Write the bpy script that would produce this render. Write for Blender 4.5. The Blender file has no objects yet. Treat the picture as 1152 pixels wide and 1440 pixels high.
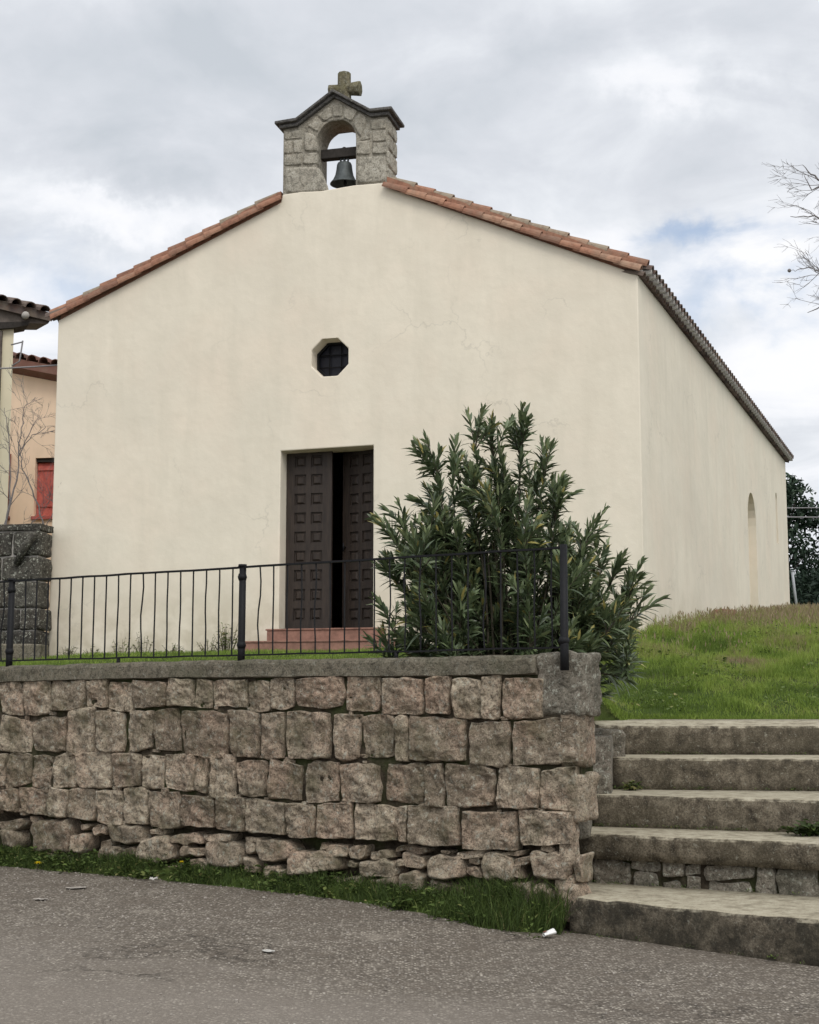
import bpy, bmesh, math, random
import numpy as np
from mathutils import Vector, noise, Matrix
random.seed(7); rng = np.random.default_rng(7)
R = math.radians
C = bpy.context.scene.collection
scene = bpy.context.scene

# ---------------------------------------------------------------- camera
cd = bpy.data.cameras.new("camera"); cam = bpy.data.objects.new("camera", cd); C.objects.link(cam)
cam.location = (0, 0, 1.6); cam.rotation_euler = (R(90) + math.atan(280/2100), 0, 0)
cd.sensor_fit = 'VERTICAL'; cd.sensor_height = 36; cd.lens = 36*2100/1440
cd.clip_start = .1; cd.clip_end = 3000
scene.camera = cam

# ---------------------------------------------------------------- sky, sun, exposure
SUN_EL, SUN_AZ = R(48), R(162)          # azimuth from +Y, clockwise: behind the camera, a little to the right
sun_dir = Vector((math.sin(SUN_AZ)*math.cos(SUN_EL), math.cos(SUN_AZ)*math.cos(SUN_EL), math.sin(SUN_EL)))
w = bpy.data.worlds.new("World"); scene.world = w; w.use_nodes = True
nt = w.node_tree; nt.nodes.clear()
def N(nt, typ, **kw):
    n = nt.nodes.new(typ)
    for k, v in kw.items():
        if k.startswith('i_'): n.inputs[k[2:].replace('_', ' ')].default_value = v
        else: setattr(n, k, v)
    return n
def math_(nt, op, a, b=None, c=None, clamp=False):
    n = nt.nodes.new('ShaderNodeMath'); n.operation = op; n.use_clamp = clamp
    for i, x in enumerate((a, b, c)):
        if x is None: continue
        if isinstance(x, (int, float)): n.inputs[i].default_value = x
        else: nt.links.new(x, n.inputs[i])
    return n.outputs[0]
def ramp(nt, fac, stops, interp='LINEAR'):
    n = nt.nodes.new('ShaderNodeValToRGB'); n.color_ramp.interpolation = interp
    cr = n.color_ramp
    while len(cr.elements) < len(stops): cr.elements.new(.5)
    for e, (p, c) in zip(cr.elements, stops):
        e.position = p; e.color = tuple(c)+(1,) if len(c) == 3 else c
    nt.links.new(fac, n.inputs[0]); return n.outputs[0]
def mixc(nt, fac, a, b, mode='MIX'):
    n = nt.nodes.new('ShaderNodeMix'); n.data_type = 'RGBA'; n.blend_type = mode
    for i, x in ((0, fac), (6, a), (7, b)):
        if isinstance(x, (int, float)): n.inputs[i].default_value = x
        elif isinstance(x, tuple): n.inputs[i].default_value = x+(1,) if len(x) == 3 else x
        else: nt.links.new(x, n.inputs[i])
    return n.outputs[2]
sky = N(nt, 'ShaderNodeTexSky', sky_type='NISHITA', sun_disc=False, sun_elevation=SUN_EL, sun_rotation=SUN_AZ)
geo = N(nt, 'ShaderNodeTexCoord'); dvec = geo.outputs['Generated']
wn_ = N(nt, 'ShaderNodeTexNoise', i_Scale=9.0, i_Detail=6, i_Roughness=.6); nt.links.new(dvec, wn_.inputs['Vector'])
ws_ = N(nt, 'ShaderNodeVectorMath', operation='MULTIPLY_ADD'); nt.links.new(wn_.outputs['Color'], ws_.inputs[0]); ws_.inputs[1].default_value = (.16, .16, .16)
wo_ = N(nt, 'ShaderNodeVectorMath', operation='ADD'); nt.links.new(dvec, wo_.inputs[0]); wo_.inputs[1].default_value = (-.08, -.08, -.08); nt.links.new(wo_.outputs[0], ws_.inputs[2]); wvec = ws_.outputs[0]     # bearings ragged by noise
sep = N(nt, 'ShaderNodeSeparateXYZ'); nt.links.new(dvec, sep.inputs[0])
# clouds lie on a far plane overhead: direction divided by its height
hz = math_(nt, 'ADD', math_(nt, 'MAXIMUM', sep.outputs[2], 0.0), .22)
cmb = N(nt, 'ShaderNodeCombineXYZ')
nt.links.new(math_(nt, 'DIVIDE', sep.outputs[0], hz), cmb.inputs[0])
nt.links.new(math_(nt, 'DIVIDE', sep.outputs[1], hz), cmb.inputs[1])
def cloudnoise(scale, detail, rough, dist, off):
    mp = N(nt, 'ShaderNodeMapping'); mp.inputs['Location'].default_value = off
    nt.links.new(cmb.outputs[0], mp.inputs[0])
    n = N(nt, 'ShaderNodeTexNoise', i_Scale=scale, i_Detail=detail, i_Roughness=rough, i_Distortion=dist)
    nt.links.new(mp.outputs[0], n.inputs['Vector']); return n.outputs['Fac']
n1 = cloudnoise(1.5, 6, .5, .3, (3.1, 1.7, 0)); n2 = cloudnoise(4.4, 8, .56, .35, (7.7, 4.2, 0))
def blob(az, el, wid, hei, amp):
    """a cloud bank round one compass bearing and height (degrees)"""
    a0, e0 = R(az), R(el)
    c = Vector((math.sin(a0)*math.cos(e0), math.cos(a0)*math.cos(e0), math.sin(e0)))
    r = Vector((math.cos(a0), -math.sin(a0), 0)); u = r.cross(c)
    def dot(v, s):
        n = N(nt, 'ShaderNodeVectorMath', operation='DOT_PRODUCT'); nt.links.new(wvec, n.inputs[0]); n.inputs[1].default_value = v/math.tan(R(s))
        return n.outputs['Value']
    dx, dy = dot(r, wid), dot(u, hei)
    d2 = math_(nt, 'ADD', math_(nt, 'MULTIPLY', dx, dx), math_(nt, 'MULTIPLY', dy, dy))
    front = math_(nt, 'GREATER_THAN', dot(c, 45), 0)
    return math_(nt, 'MULTIPLY', math_(nt, 'MULTIPLY', math_(nt, 'EXPONENT', math_(nt, 'MULTIPLY', d2, -1.0)), front), amp)
BANKS = [(-11.5, 19.3, 3.2, .9, .30), (10.5, 23.2, 2.6, 1.3, .22), (7, 25.5, 4, 1.6, .14), (14.5, 21, 3, 2, -.18), (-8, 22.6, 7, 2.6, -.16),
         (-2, 28, 9, 2.4, .03), (6, 17.5, 5, 2.5, -.02), (15.5, 14.6, 3, 1.6, .06), (-13, 15, 3, 2.5, .04), (13.6, 9.5, 3, .9, -.1), (14.6, 12.2, 3, 1.0, .12), (3.5, 22, 3, 2.5, -.08), (-14, 24, 4, 2, -.1)]
tone = math_(nt, 'ADD', math_(nt, 'MULTIPLY', n1, .95), math_(nt, 'MULTIPLY', n2, 1.0))
tone = math_(nt, 'ADD', tone, -.445)
for b in BANKS: tone = math_(nt, 'ADD', tone, blob(*b))
cloud = ramp(nt, tone, [(.20, (.49, .525, .57)), (.42, (.59, .615, .66)), (.54, (.665, .69, .73)), (.64, (.755, .77, .805)), (.78, (.82, .825, .84))])
# the deck is brighter towards the hidden sun
sd = N(nt, 'ShaderNodeVectorMath', operation='DOT_PRODUCT'); nt.links.new(dvec, sd.inputs[0]); sd.inputs[1].default_value = sun_dir
sunny = math_(nt, 'POWER', math_(nt, 'MAXIMUM', sd.outputs['Value'], 0.0), 2.0)
gain = math_(nt, 'MULTIPLY_ADD', sunny, 9.0, 10.0)
cl = N(nt, 'ShaderNodeVectorMath', operation='SCALE'); nt.links.new(cloud, cl.inputs[0]); nt.links.new(gain, cl.inputs['Scale'])
gap = math_(nt, 'ADD', blob(11.8, 16.9, 3.6, .6, .62), blob(14.2, 15.2, 3.6, 1.0, .62))
gap = math_(nt, 'ADD', gap, blob(-14, 15.5, 4, 2, .35))
gapn = math_(nt, 'MULTIPLY', gap, ramp(nt, n2, [(.42, (1, 1, 1)), (.60, (.0, .0, .0))]), clamp=True)
blue = N(nt, 'ShaderNodeVectorMath', operation='SCALE'); nt.links.new(sky.outputs[0], blue.inputs[0]); blue.inputs['Scale'].default_value = 1.25
col = mixc(nt, gapn, cl.outputs[0], blue.outputs[0])
bg = N(nt, 'ShaderNodeBackground', i_Strength=.1); nt.links.new(col, bg.inputs[0])
out = N(nt, 'ShaderNodeOutputWorld'); nt.links.new(bg.outputs[0], out.inputs[0])
sl = bpy.data.lights.new("sun", 'SUN'); sl.energy = 1.1; sl.angle = R(24); sl.color = (1, .955, .88)
so = bpy.data.objects.new("sun", sl); C.objects.link(so); so.rotation_euler = (-sun_dir).to_track_quat('-Z', 'Y').to_euler()
scene.view_settings.view_transform = 'Standard'; scene.view_settings.look = 'None'
scene.view_settings.exposure = .28; scene.view_settings.gamma = 1
scene.render.engine = 'CYCLES'

# ---------------------------------------------------------------- object helpers
def org(o):
    v = Vector((0, 0, 0))
    while o is not None: v += o.location; o = o.parent
    return v
def tag(o, label=None, cat=None, group=None, kind=None):
    for k, v in (('label', label), ('category', cat), ('group', group), ('kind', kind)):
        if v: o[k] = v
    return o
def empty(name, loc, label, cat, group=None):
    o = bpy.data.objects.new(name, None); o.location = loc; o.empty_display_size = .2; C.objects.link(o)
    return tag(o, label, cat, group)
def link_mesh(name, me, m, parent, origin=None):
    o = bpy.data.objects.new(name, me)
    if parent is not None:
        me.transform(Matrix.Translation(-org(parent))); o.parent = parent
    elif origin is not None:
        me.transform(Matrix.Translation(-Vector(origin))); o.location = origin
    if m is not None: me.materials.append(m)
    C.objects.link(o); return o
class MB:
    """collects shapes and links them as one mesh object; every vertex carries the current tint"""
    def __init__(s): s.v = []; s.f = []; s.t = []; s.tint = .5; s.sm = []
    def add(s, vs, fs, smooth=False):
        b = len(s.v); s.v += [tuple(v) for v in vs]; s.t += [s.tint]*len(vs)
        s.f += [tuple(b+i for i in f) for f in fs]; s.sm += [smooth]*len(fs)
    def hexa(s, p):   # p: 4 bottom then 4 top corners
        s.add(p, [(3, 2, 1, 0), (4, 5, 6, 7), (0, 1, 5, 4), (1, 2, 6, 5), (2, 3, 7, 6), (3, 0, 4, 7)])
    def box(s, o, ax, ay, az):   # corner o, three edge vectors
        o, ax, ay, az = map(Vector, (o, ax, ay, az))
        s.hexa([o, o+ax, o+ax+ay, o+ay, o+az, o+ax+az, o+ax+ay+az, o+ay+az])
    def tube(s, pts, rad, n=6, cap=True):
        pts = [Vector(p) for p in pts]; vs = []; up = None
        if not hasattr(rad, '__len__'): rad = [rad]*len(pts)
        for i, p in enumerate(pts):
            d = (pts[min(i+1, len(pts)-1)]-pts[max(i-1, 0)]).normalized()
            if up is None: up = d.orthogonal().normalized()
            up = (up-d*up.dot(d)).normalized(); q = d.cross(up)
            for k in range(n):
                a = 2*math.pi*k/n; vs.append(p+(up*math.cos(a)+q*math.sin(a))*rad[i])
        fs = [(i*n+k, i*n+(k+1) % n, (i+1)*n+(k+1) % n, (i+1)*n+k) for i in range(len(pts)-1) for k in range(n)]
        if cap: fs += [tuple(range(n-1, -1, -1)), tuple(range((len(pts)-1)*n, len(pts)*n))]
        s.add(vs, fs, True)
    def build(s, name, m=None, parent=None, origin=None, bevel=0, auto=False):
        me = bpy.data.meshes.new(name); me.from_pydata(s.v, [], s.f); me.update()
        me.polygons.foreach_set('use_smooth', s.sm)
        a = me.attributes.new('tint', 'FLOAT', 'POINT'); a.data.foreach_set('value', s.t)
        o = link_mesh(name, me, m, parent, origin)
        if bevel:
            b = o.modifiers.new('bevel', 'BEVEL'); b.width = bevel; b.segments = 2; b.limit_method = 'ANGLE'; b.angle_limit = R(35)
        return o
class Frame:
    """a plane in the world: origin, direction along it, outward normal"""
    def __init__(s, o, d, out=None):
        s.o = Vector((o[0], o[1], 0)); s.d = Vector((d[0], d[1], 0)).normalized()
        s.n = Vector((s.d.y, -s.d.x, 0)) if out is None else Vector((out[0], out[1], 0)).normalized()
    def __call__(s, u, z, out=0.0): return s.o+s.d*u+s.n*out+Vector((0, 0, z))
def plate(name, loops, fr, thick, m, parent, out=0.0, bevel=0):
    """slab with holes: 2D loops (outline first) in frame fr, front face at `out`, going `thick` backwards"""
    cu = bpy.data.curves.new(name, 'CURVE'); cu.dimensions = '2D'; cu.fill_mode = 'BOTH'; cu.extrude = thick/2
    for lp in loops:
        sp = cu.splines.new('POLY'); sp.points.add(len(lp)-1); sp.use_cyclic_u = True
        for p, q in zip(sp.points, lp): p.co = (q[0], q[1], 0, 1)
    to = bpy.data.objects.new('tmp', cu); C.objects.link(to)
    me = bpy.data.meshes.new_from_object(to.evaluated_get(bpy.context.evaluated_depsgraph_get()))
    bpy.data.objects.remove(to); bpy.data.curves.remove(cu)
    bm = bmesh.new(); bm.from_mesh(me); bmesh.ops.remove_doubles(bm, verts=bm.verts, dist=.0005)
    for v in bm.verts: v.co = fr(v.co.x, v.co.y, out-thick/2+v.co.z)
    bmesh.ops.recalc_face_normals(bm, faces=bm.faces); bm.to_mesh(me); bm.free()
    for p in me.polygons: p.use_smooth = False
    me.name = name; me.materials.clear()
    o = link_mesh(name, me, m, parent)
    if bevel:
        b = o.modifiers.new('bevel', 'BEVEL'); b.width = bevel; b.segments = 2; b.limit_method = 'ANGLE'; b.angle_limit = R(40)
    return o
def np_mesh(name, V, F, tint, m, parent=None, origin=None, smooth=True):
    """V (n,3), F (m,4) quads"""
    me = bpy.data.meshes.new(name); me.vertices.add(len(V)); me.vertices.foreach_set('co', V.astype(np.float32).ravel())
    k = F.shape[1]; me.loops.add(F.size); me.loops.foreach_set('vertex_index', F.astype(np.int32).ravel())
    me.polygons.add(len(F)); me.polygons.foreach_set('loop_start', np.arange(0, F.size, k, dtype=np.int32))
    me.polygons.foreach_set('use_smooth', np.full(len(F), smooth)); me.update(calc_edges=True); me.validate()
    a = me.attributes.new('tint', 'FLOAT', 'POINT'); a.data.foreach_set('value', tint.astype(np.float32))
    return link_mesh(name, me, m, parent, origin)
def unit(a): return a/np.maximum(np.linalg.norm(a, axis=1, keepdims=True), 1e-9)
def leaves(P, D, U, L, W, droop, tint, fold=.25):
    """leaf blades: base P, direction D, face normal U; 3 segments, folded along the midrib. Returns V, F, T"""
    n = len(P); D = unit(D); S = unit(np.cross(D, U)); U = np.cross(S, D)
    ts = np.array([0, .3, .65, 1.0]); ws = np.array([.18, 1.0, .85, .05])
    V = np.zeros((n, 12, 3))
    for i, (t, wv) in enumerate(zip(ts, ws)):
        c = P+D*(L*t)[:, None]; c[:, 2] -= droop*L*t*t
        V[:, i*3+0] = c-S*(W*wv*.5)[:, None]+U*(W*wv*fold*.5)[:, None]
        V[:, i*3+1] = c
        V[:, i*3+2] = c+S*(W*wv*.5)[:, None]+U*(W*wv*fold*.5)[:, None]
    base = np.array([(i*3+j, i*3+j+1, i*3+j+4, i*3+j+3) for i in range(3) for j in range(2)])
    F = (base[None]+np.arange(n)[:, None, None]*12).reshape(-1, 4)
    return V.reshape(-1, 3), F, np.repeat(tint, 12)
def blades(P, H, W, lean, tint, seg=2):
    """grass blades standing on P"""
    n = len(P); a = rng.uniform(0, 2*np.pi, n); b = rng.uniform(0, 2*np.pi, n)
    S = np.stack([np.cos(a), np.sin(a), np.zeros(n)], 1); Ld = np.stack([np.cos(b), np.sin(b), np.zeros(n)], 1)
    V = np.zeros((n, 6, 3))
    for i, (t, wv) in enumerate(((0, 1), (.55, .75), (1, .08))):
        c = P+Ld*(lean*H*t*t)[:, None]; c[:, 2] += H*t*(1-.25*lean*t)
        V[:, i*2] = c-S*(W*wv*.5)[:, None]; V[:, i*2+1] = c+S*(W*wv*.5)[:, None]
    base = np.array([(0, 1, 3, 2), (2, 3, 5, 4)])
    F = (base[None]+np.arange(n)[:, None, None]*6).reshape(-1, 4)
    return V.reshape(-1, 3), F, np.repeat(tint, 6)
def join(*parts):
    V, F, T = [], [], []; b = 0
    for v, f, t in parts: V.append(v); F.append(f+b); T.append(t); b += len(v)
    return np.concatenate(V), np.concatenate(F), np.concatenate(T)
def patch(mb, q, fr, proud, back=.06, n=12, rnd=.3, rough=.012, seed=None, out=0.0, edge=.2, wob=.012):
    """a rough-hewn stone filling the quad q (8 numbers: u,z of TL,TR,BR,BL) of a wall frame"""
    sd = Vector((random.uniform(0, 90), random.uniform(0, 90), random.uniform(0, 90)))
    tl, tr, br, bl = [(q[2*i], q[2*i+1]) for i in range(4)]
    vs = []; idx = {}
    sz = min(abs(tr[0]-tl[0]), abs(tl[1]-bl[1]))
    tiltu, tiltz = random.uniform(-.3, .3)*proud, random.uniform(-.3, .3)*proud
    for j in range(n+1):
        for i in range(n+1):
            a = math.sin((i/n*2-1)*1.25)/math.sin(1.25); b = math.sin((j/n*2-1)*1.25)/math.sin(1.25)
            aa = a*(1-rnd*b*b*.5*abs(b)); bb = b*(1-rnd*a*a*.5*abs(a))
            s, t = (aa+1)/2, (bb+1)/2
            u = (tl[0]*(1-s)+tr[0]*s)*(1-t)+(bl[0]*(1-s)+br[0]*s)*t
            z = (tl[1]*(1-s)+tr[1]*s)*(1-t)+(bl[1]*(1-s)+br[1]*s)*t
            e = 1-max(abs(a), abs(b)); k = min(1, e/edge); h = proud*math.sqrt(max(0, 1-(1-k)**2))
            p = Vector((u, z, 0))
            g_ = p*3.2+sd; u += noise.noise(g_+Vector((5, 0, 0)))*wob*.9+noise.noise(p*11+sd)*wob*.9*(1-.6*k); z += noise.noise(g_)*wob*.9+noise.noise(p*11+sd+Vector((31, 7, 2)))*wob*.9*(1-.6*k)
            fc = noise.voronoi(p*7+sd)[0]; 
            h += (noise.noise(p*5+sd)*1.0+(.45-fc[0])*1.6+noise.noise(p*13+sd)*.8+abs(noise.noise(p*25+sd))*-.9+noise.noise(p*48+sd)*.3)*rough*k + (a*tiltu+b*tiltz)*k
            if e < 1e-6: h = -back
            vs.append(fr(u, z, out+h))
    mb.add(vs, [(j*(n+1)+i, (j+1)*(n+1)+i, (j+1)*(n+1)+i+1, j*(n+1)+i+1) for j in range(n) for i in range(n)], True)

# ---------------------------------------------------------------- materials
def new_mat(name, rough=.85, spec=.3):
    m = bpy.data.materials.new(name); m.use_nodes = True; t = m.node_tree; t.nodes.clear()
    b = N(t, 'ShaderNodeBsdfPrincipled'); b.inputs['Roughness'].default_value = rough; b.inputs['Specular IOR Level'].default_value = spec
    o = N(t, 'ShaderNodeOutputMaterial'); t.links.new(b.outputs[0], o.inputs[0])
    g = N(t, 'ShaderNodeNewGeometry')
    return m, t, b, g.outputs['Position']
def tex(t, pos, scale, detail=4, rough=.55, dist=0, kind='noise', off=(0, 0, 0), stretch=(1, 1, 1), feature='F1', outp=None):
    mp = N(t, 'ShaderNodeMapping'); mp.inputs['Location'].default_value = off; mp.inputs['Scale'].default_value = stretch; t.links.new(pos, mp.inputs[0])
    if kind == 'noise':
        n = N(t, 'ShaderNodeTexNoise', i_Scale=scale, i_Detail=detail, i_Roughness=rough, i_Distortion=dist); o = n.outputs['Fac']
    else:
        n = N(t, 'ShaderNodeTexVoronoi', feature=feature, i_Scale=scale); o = n.outputs[outp or 'Distance']
    t.links.new(mp.outputs[0], n.inputs['Vector']); return o
def bump(t, b, h, strength, dist):
    n = N(t, 'ShaderNodeBump', i_Strength=strength, i_Distance=dist); t.links.new(h, n.inputs['Height']); t.links.new(n.outputs[0], b.inputs['Normal'])
def g3(v): return (v, v, v)
def sepz(t, pos):
    s = N(t, 'ShaderNodeSeparateXYZ'); t.links.new(pos, s.inputs[0]); return s.outputs
def tintn(t):
    a = N(t, 'ShaderNodeAttribute'); a.attribute_name = 'tint'; return a.outputs['Fac']
def setc(t, b, c): t.links.new(c, b.inputs['Base Color'])

def m_plaster(name, base, dirt=(.42, .36, .25), zbase=2.6, crack=True):
    m, t, b, p = new_mat(name, .92, .2)
    big = tex(t, p, .7, 4, .6); med = tex(t, p, 3.2, 5, .6, .4); fine = tex(t, p, 60, 3, .6)
    c = mixc(t, ramp(t, big, [(.3, g3(0)), (.7, g3(1))]), tuple(x*.93 for x in base), tuple(min(1, x*1.05) for x in base))
    pk = tex(t, p, .9, 3, .5, 0, off=(9, 3, 4))
    c = mixc(t, ramp(t, pk, [(.45, g3(0)), (.7, g3(.4))]), c, (base[0]*1.02, base[1]*.95, base[2]*.93))
    st = tex(t, p, 1.6, 4, .6, .2, stretch=(2.2, 2.2, .35), off=(2, 8, 1))      # rain streaks
    c = mixc(t, ramp(t, st, [(.46, g3(0)), (.72, g3(.5))]), c, (base[0]*.87, base[1]*.87, base[2]*.86))
    c = mixc(t, ramp(t, med, [(.45, g3(0)), (.8, g3(.35))]), c, (base[0]*.84, base[1]*.84, base[2]*.82))
    z = sepz(t, p)[2]
    low = math_(t, 'SUBTRACT', 1.0, math_(t, 'MULTIPLY', math_(t, 'SUBTRACT', z, zbase), 1.1), clamp=True)
    low = math_(t, 'MULTIPLY', low, ramp(t, med, [(.35, g3(0)), (.62, g3(1))]), clamp=True)
    c = mixc(t, math_(t, 'MULTIPLY', low, .55), c, dirt)
    if crack:
        mp = N(t, 'ShaderNodeVectorMath', operation='ADD'); t.links.new(p, mp.inputs[0])
        nn = N(t, 'ShaderNodeTexNoise', i_Scale=1.3, i_Detail=5, i_Roughness=.6); t.links.new(p, nn.inputs['Vector'])
        sc = N(t, 'ShaderNodeVectorMath', operation='SCALE'); t.links.new(nn.outputs['Color'], sc.inputs[0]); sc.inputs['Scale'].default_value = 1.2
        t.links.new(sc.outputs[0], mp.inputs[1])
        v = tex(t, mp.outputs[0], .55, kind='vor', feature='DISTANCE_TO_EDGE')
        ck = ramp(t, v, [(0, g3(1)), (.010, g3(0))])
        msk = ramp(t, tex(t, p, .8, 2, .5, off=(5, 5, 9)), [(.50, g3(0)), (.60, g3(1))])
        c = mixc(t, math_(t, 'MULTIPLY', math_(t, 'MULTIPLY', ck, msk), .4), c, tuple(x*.62 for x in base))
    setc(t, b, c)
    h = math_(t, 'ADD', math_(t, 'MULTIPLY', tex(t, p, 5, 4, .5), 1.0), math_(t, 'MULTIPLY', fine, .12))
    bump(t, b, h, .35, .02); return m
M = {}
M['plaster'] = m_plaster('cream_plaster', (.72, .655, .535))
M['house'] = m_plaster('ochre_plaster', (.72, .55, .40), crack=False)
M['house_pale'] = m_plaster('pale_plaster', (.64, .58, .42), crack=False)

def m_stone(name, dark, light, pink, lichen=.35, moss=.3, mosscol=(.035, .05, .015), zmoss=None):
    m, t, b, p = new_mat(name, .95, .15)
    tn = tintn(t)
    a = tex(t, p, 13, 8, .74, .6); f = tex(t, p, 60, 5, .75); g = tex(t, p, 3, 5, .65)
    c = mixc(t, tn, dark, light)
    c = mixc(t, ramp(t, tex(t, p, 2.6, 3, .5, off=(4, 1, 7)), [(.45, g3(0)), (.7, g3(.8))]), c, pink)
    c = mixc(t, ramp(t, a, [(.36, g3(.85)), (.52, g3(0))]), c, tuple(x*.38 for x in dark))
    c = mixc(t, ramp(t, a, [(.55, g3(0)), (.75, g3(.55))]), c, tuple(min(.6, x*1.5) for x in light))
    gr = tex(t, p, 85, 3, .6, off=(4, 4, 1)); blk = tex(t, p, 6, 5, .7, .5, off=(7, 1, 5))
    c = mixc(t, ramp(t, blk, [(.54, g3(0)), (.66, g3(.6))]), c, tuple(x*.55 for x in dark))
    c = mixc(t, ramp(t, gr, [(.38, g3(.3)), (.48, g3(0))]), c, tuple(x*.5 for x in dark))
    c = mixc(t, ramp(t, gr, [(.57, g3(0)), (.67, g3(.28))]), c, tuple(min(.7, x*1.5) for x in light))
    c = mixc(t, ramp(t, f, [(.38, g3(.85)), (.48, g3(0))]), c, tuple(x*.3 for x in dark))
    li = tex(t, p, 26, 5, .7, .3, off=(1, 9, 3))
    c = mixc(t, math_(t, 'MULTIPLY', ramp(t, li, [(.56, g3(0)), (.64, g3(1))]), lichen), c, (.42, .42, .35))
    mo = math_(t, 'MULTIPLY', ramp(t, g, [(.48, g3(0)), (.66, g3(1))]), moss)
    c = mixc(t, mo, c, mosscol)
    setc(t, b, c)
    h = math_(t, 'ADD', math_(t, 'MULTIPLY', a, 1.0), math_(t, 'MULTIPLY', f, .5))
    pit = tex(t, p, 38, kind='vor', off=(2, 2, 2))
    h = math_(t, 'ADD', h, math_(t, 'MULTIPLY', ramp(t, pit, [(0, g3(0)), (.25, g3(1))]), .35))
    bump(t, b, h, .9, .022); return m
M['rubble'] = m_stone('rubble_stone', (.21, .168, .122), (.47, .39, .29), (.42, .295, .215), .6, .6, (.065, .062, .03))
M['tower_stone'] = m_stone('tower_stone', (.34, .31, .25), (.50, .46, .38), (.44, .39, .31), .3, .2, (.15, .14, .11))
M['cornice'] = m_stone('weathered_cornice_stone', (.10, .095, .09), (.16, .15, .14), (.15, .14, .13), .25, .3, (.05, .05, .045))
M['cross'] = m_stone('lichen_cross_stone', (.13, .12, .085), (.20, .18, .12), (.2, .17, .10), .5, .3, (.14, .13, .05))
M['basalt'] = m_stone('dark_basalt', (.055, .05, .043), (.15, .14, .115), (.085, .07, .055), .9, .35, (.02, .022, .018))
M['coping'] = m_stone('mossy_concrete_coping', (.15, .135, .10), (.21, .185, .14), (.18, .155, .115), .25, .35, (.06, .065, .035))
M['quoin'] = m_stone('lichened_quoin_stone', (.17, .15, .115), (.26, .235, .19), (.24, .20, .16), .8, .5, (.05, .05, .035))
def m_mortar():
    m, t, b, p = new_mat('earthy_mortar', .97, .1)
    a = tex(t, p, 12, 6, .7); g = tex(t, p, 2.2, 4, .6)
    c = ramp(t, a, [(.3, (.018, .014, .010)), (.55, (.06, .048, .034)), (.8, (.14, .118, .085))])
    c = mixc(t, ramp(t, g, [(.45, g3(0)), (.62, g3(.7))]), c, (.03, .042, .012))
    setc(t, b, c); bump(t, b, a, 1, .03); return m
M['mortar'] = m_mortar()
def m_step():
    m, t, b, p = new_mat('worn_concrete_steps', .93, .2)
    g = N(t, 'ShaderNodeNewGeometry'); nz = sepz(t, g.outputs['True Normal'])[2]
    a = tex(t, p, 9, 6, .68, .3); f = tex(t, p, 55, 4, .7); big = tex(t, p, 1.8, 4, .6)
    # risers carry black lichen, upward faces are paler
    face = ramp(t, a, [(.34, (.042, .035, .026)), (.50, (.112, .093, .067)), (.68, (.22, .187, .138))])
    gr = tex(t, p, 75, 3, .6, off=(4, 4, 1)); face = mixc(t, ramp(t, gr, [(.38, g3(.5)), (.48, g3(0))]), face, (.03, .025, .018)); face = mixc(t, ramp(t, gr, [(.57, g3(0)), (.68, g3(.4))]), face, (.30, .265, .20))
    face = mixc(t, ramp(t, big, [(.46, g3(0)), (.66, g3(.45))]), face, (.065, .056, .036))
    li = tex(t, p, 30, 5, .7, .2, off=(1, 9, 3))
    face = mixc(t, ramp(t, li, [(.60, g3(0)), (.68, g3(.6))]), face, (.32, .31, .25))
    zz = sepz(t, p)[2]; mottle = tex(t, p, 7, 5, .7, .2, off=(6, 2, 2))     # the lowest riser is mottled black
    face = mixc(t, math_(t, 'MULTIPLY', ramp(t, zz, [(.24, g3(1)), (.30, g3(0))]), ramp(t, mottle, [(.42, g3(.75)), (.58, g3(.1))])), face, (.022, .02, .015))
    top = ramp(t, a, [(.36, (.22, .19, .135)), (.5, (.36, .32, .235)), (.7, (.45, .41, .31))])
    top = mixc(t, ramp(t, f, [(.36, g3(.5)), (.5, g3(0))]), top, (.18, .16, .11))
    worn = math_(t, 'MULTIPLY_ADD', math_(t, 'SUBTRACT', a, .5), 1.2, nz)  # pale mix follows the upward normal, broken up by noise
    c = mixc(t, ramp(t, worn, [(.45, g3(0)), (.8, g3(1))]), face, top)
    setc(t, b, c); bump(t, b, math_(t, 'ADD', a, math_(t, 'MULTIPLY', f, .5)), .8, .015); return m
M['step'] = m_step()
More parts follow.
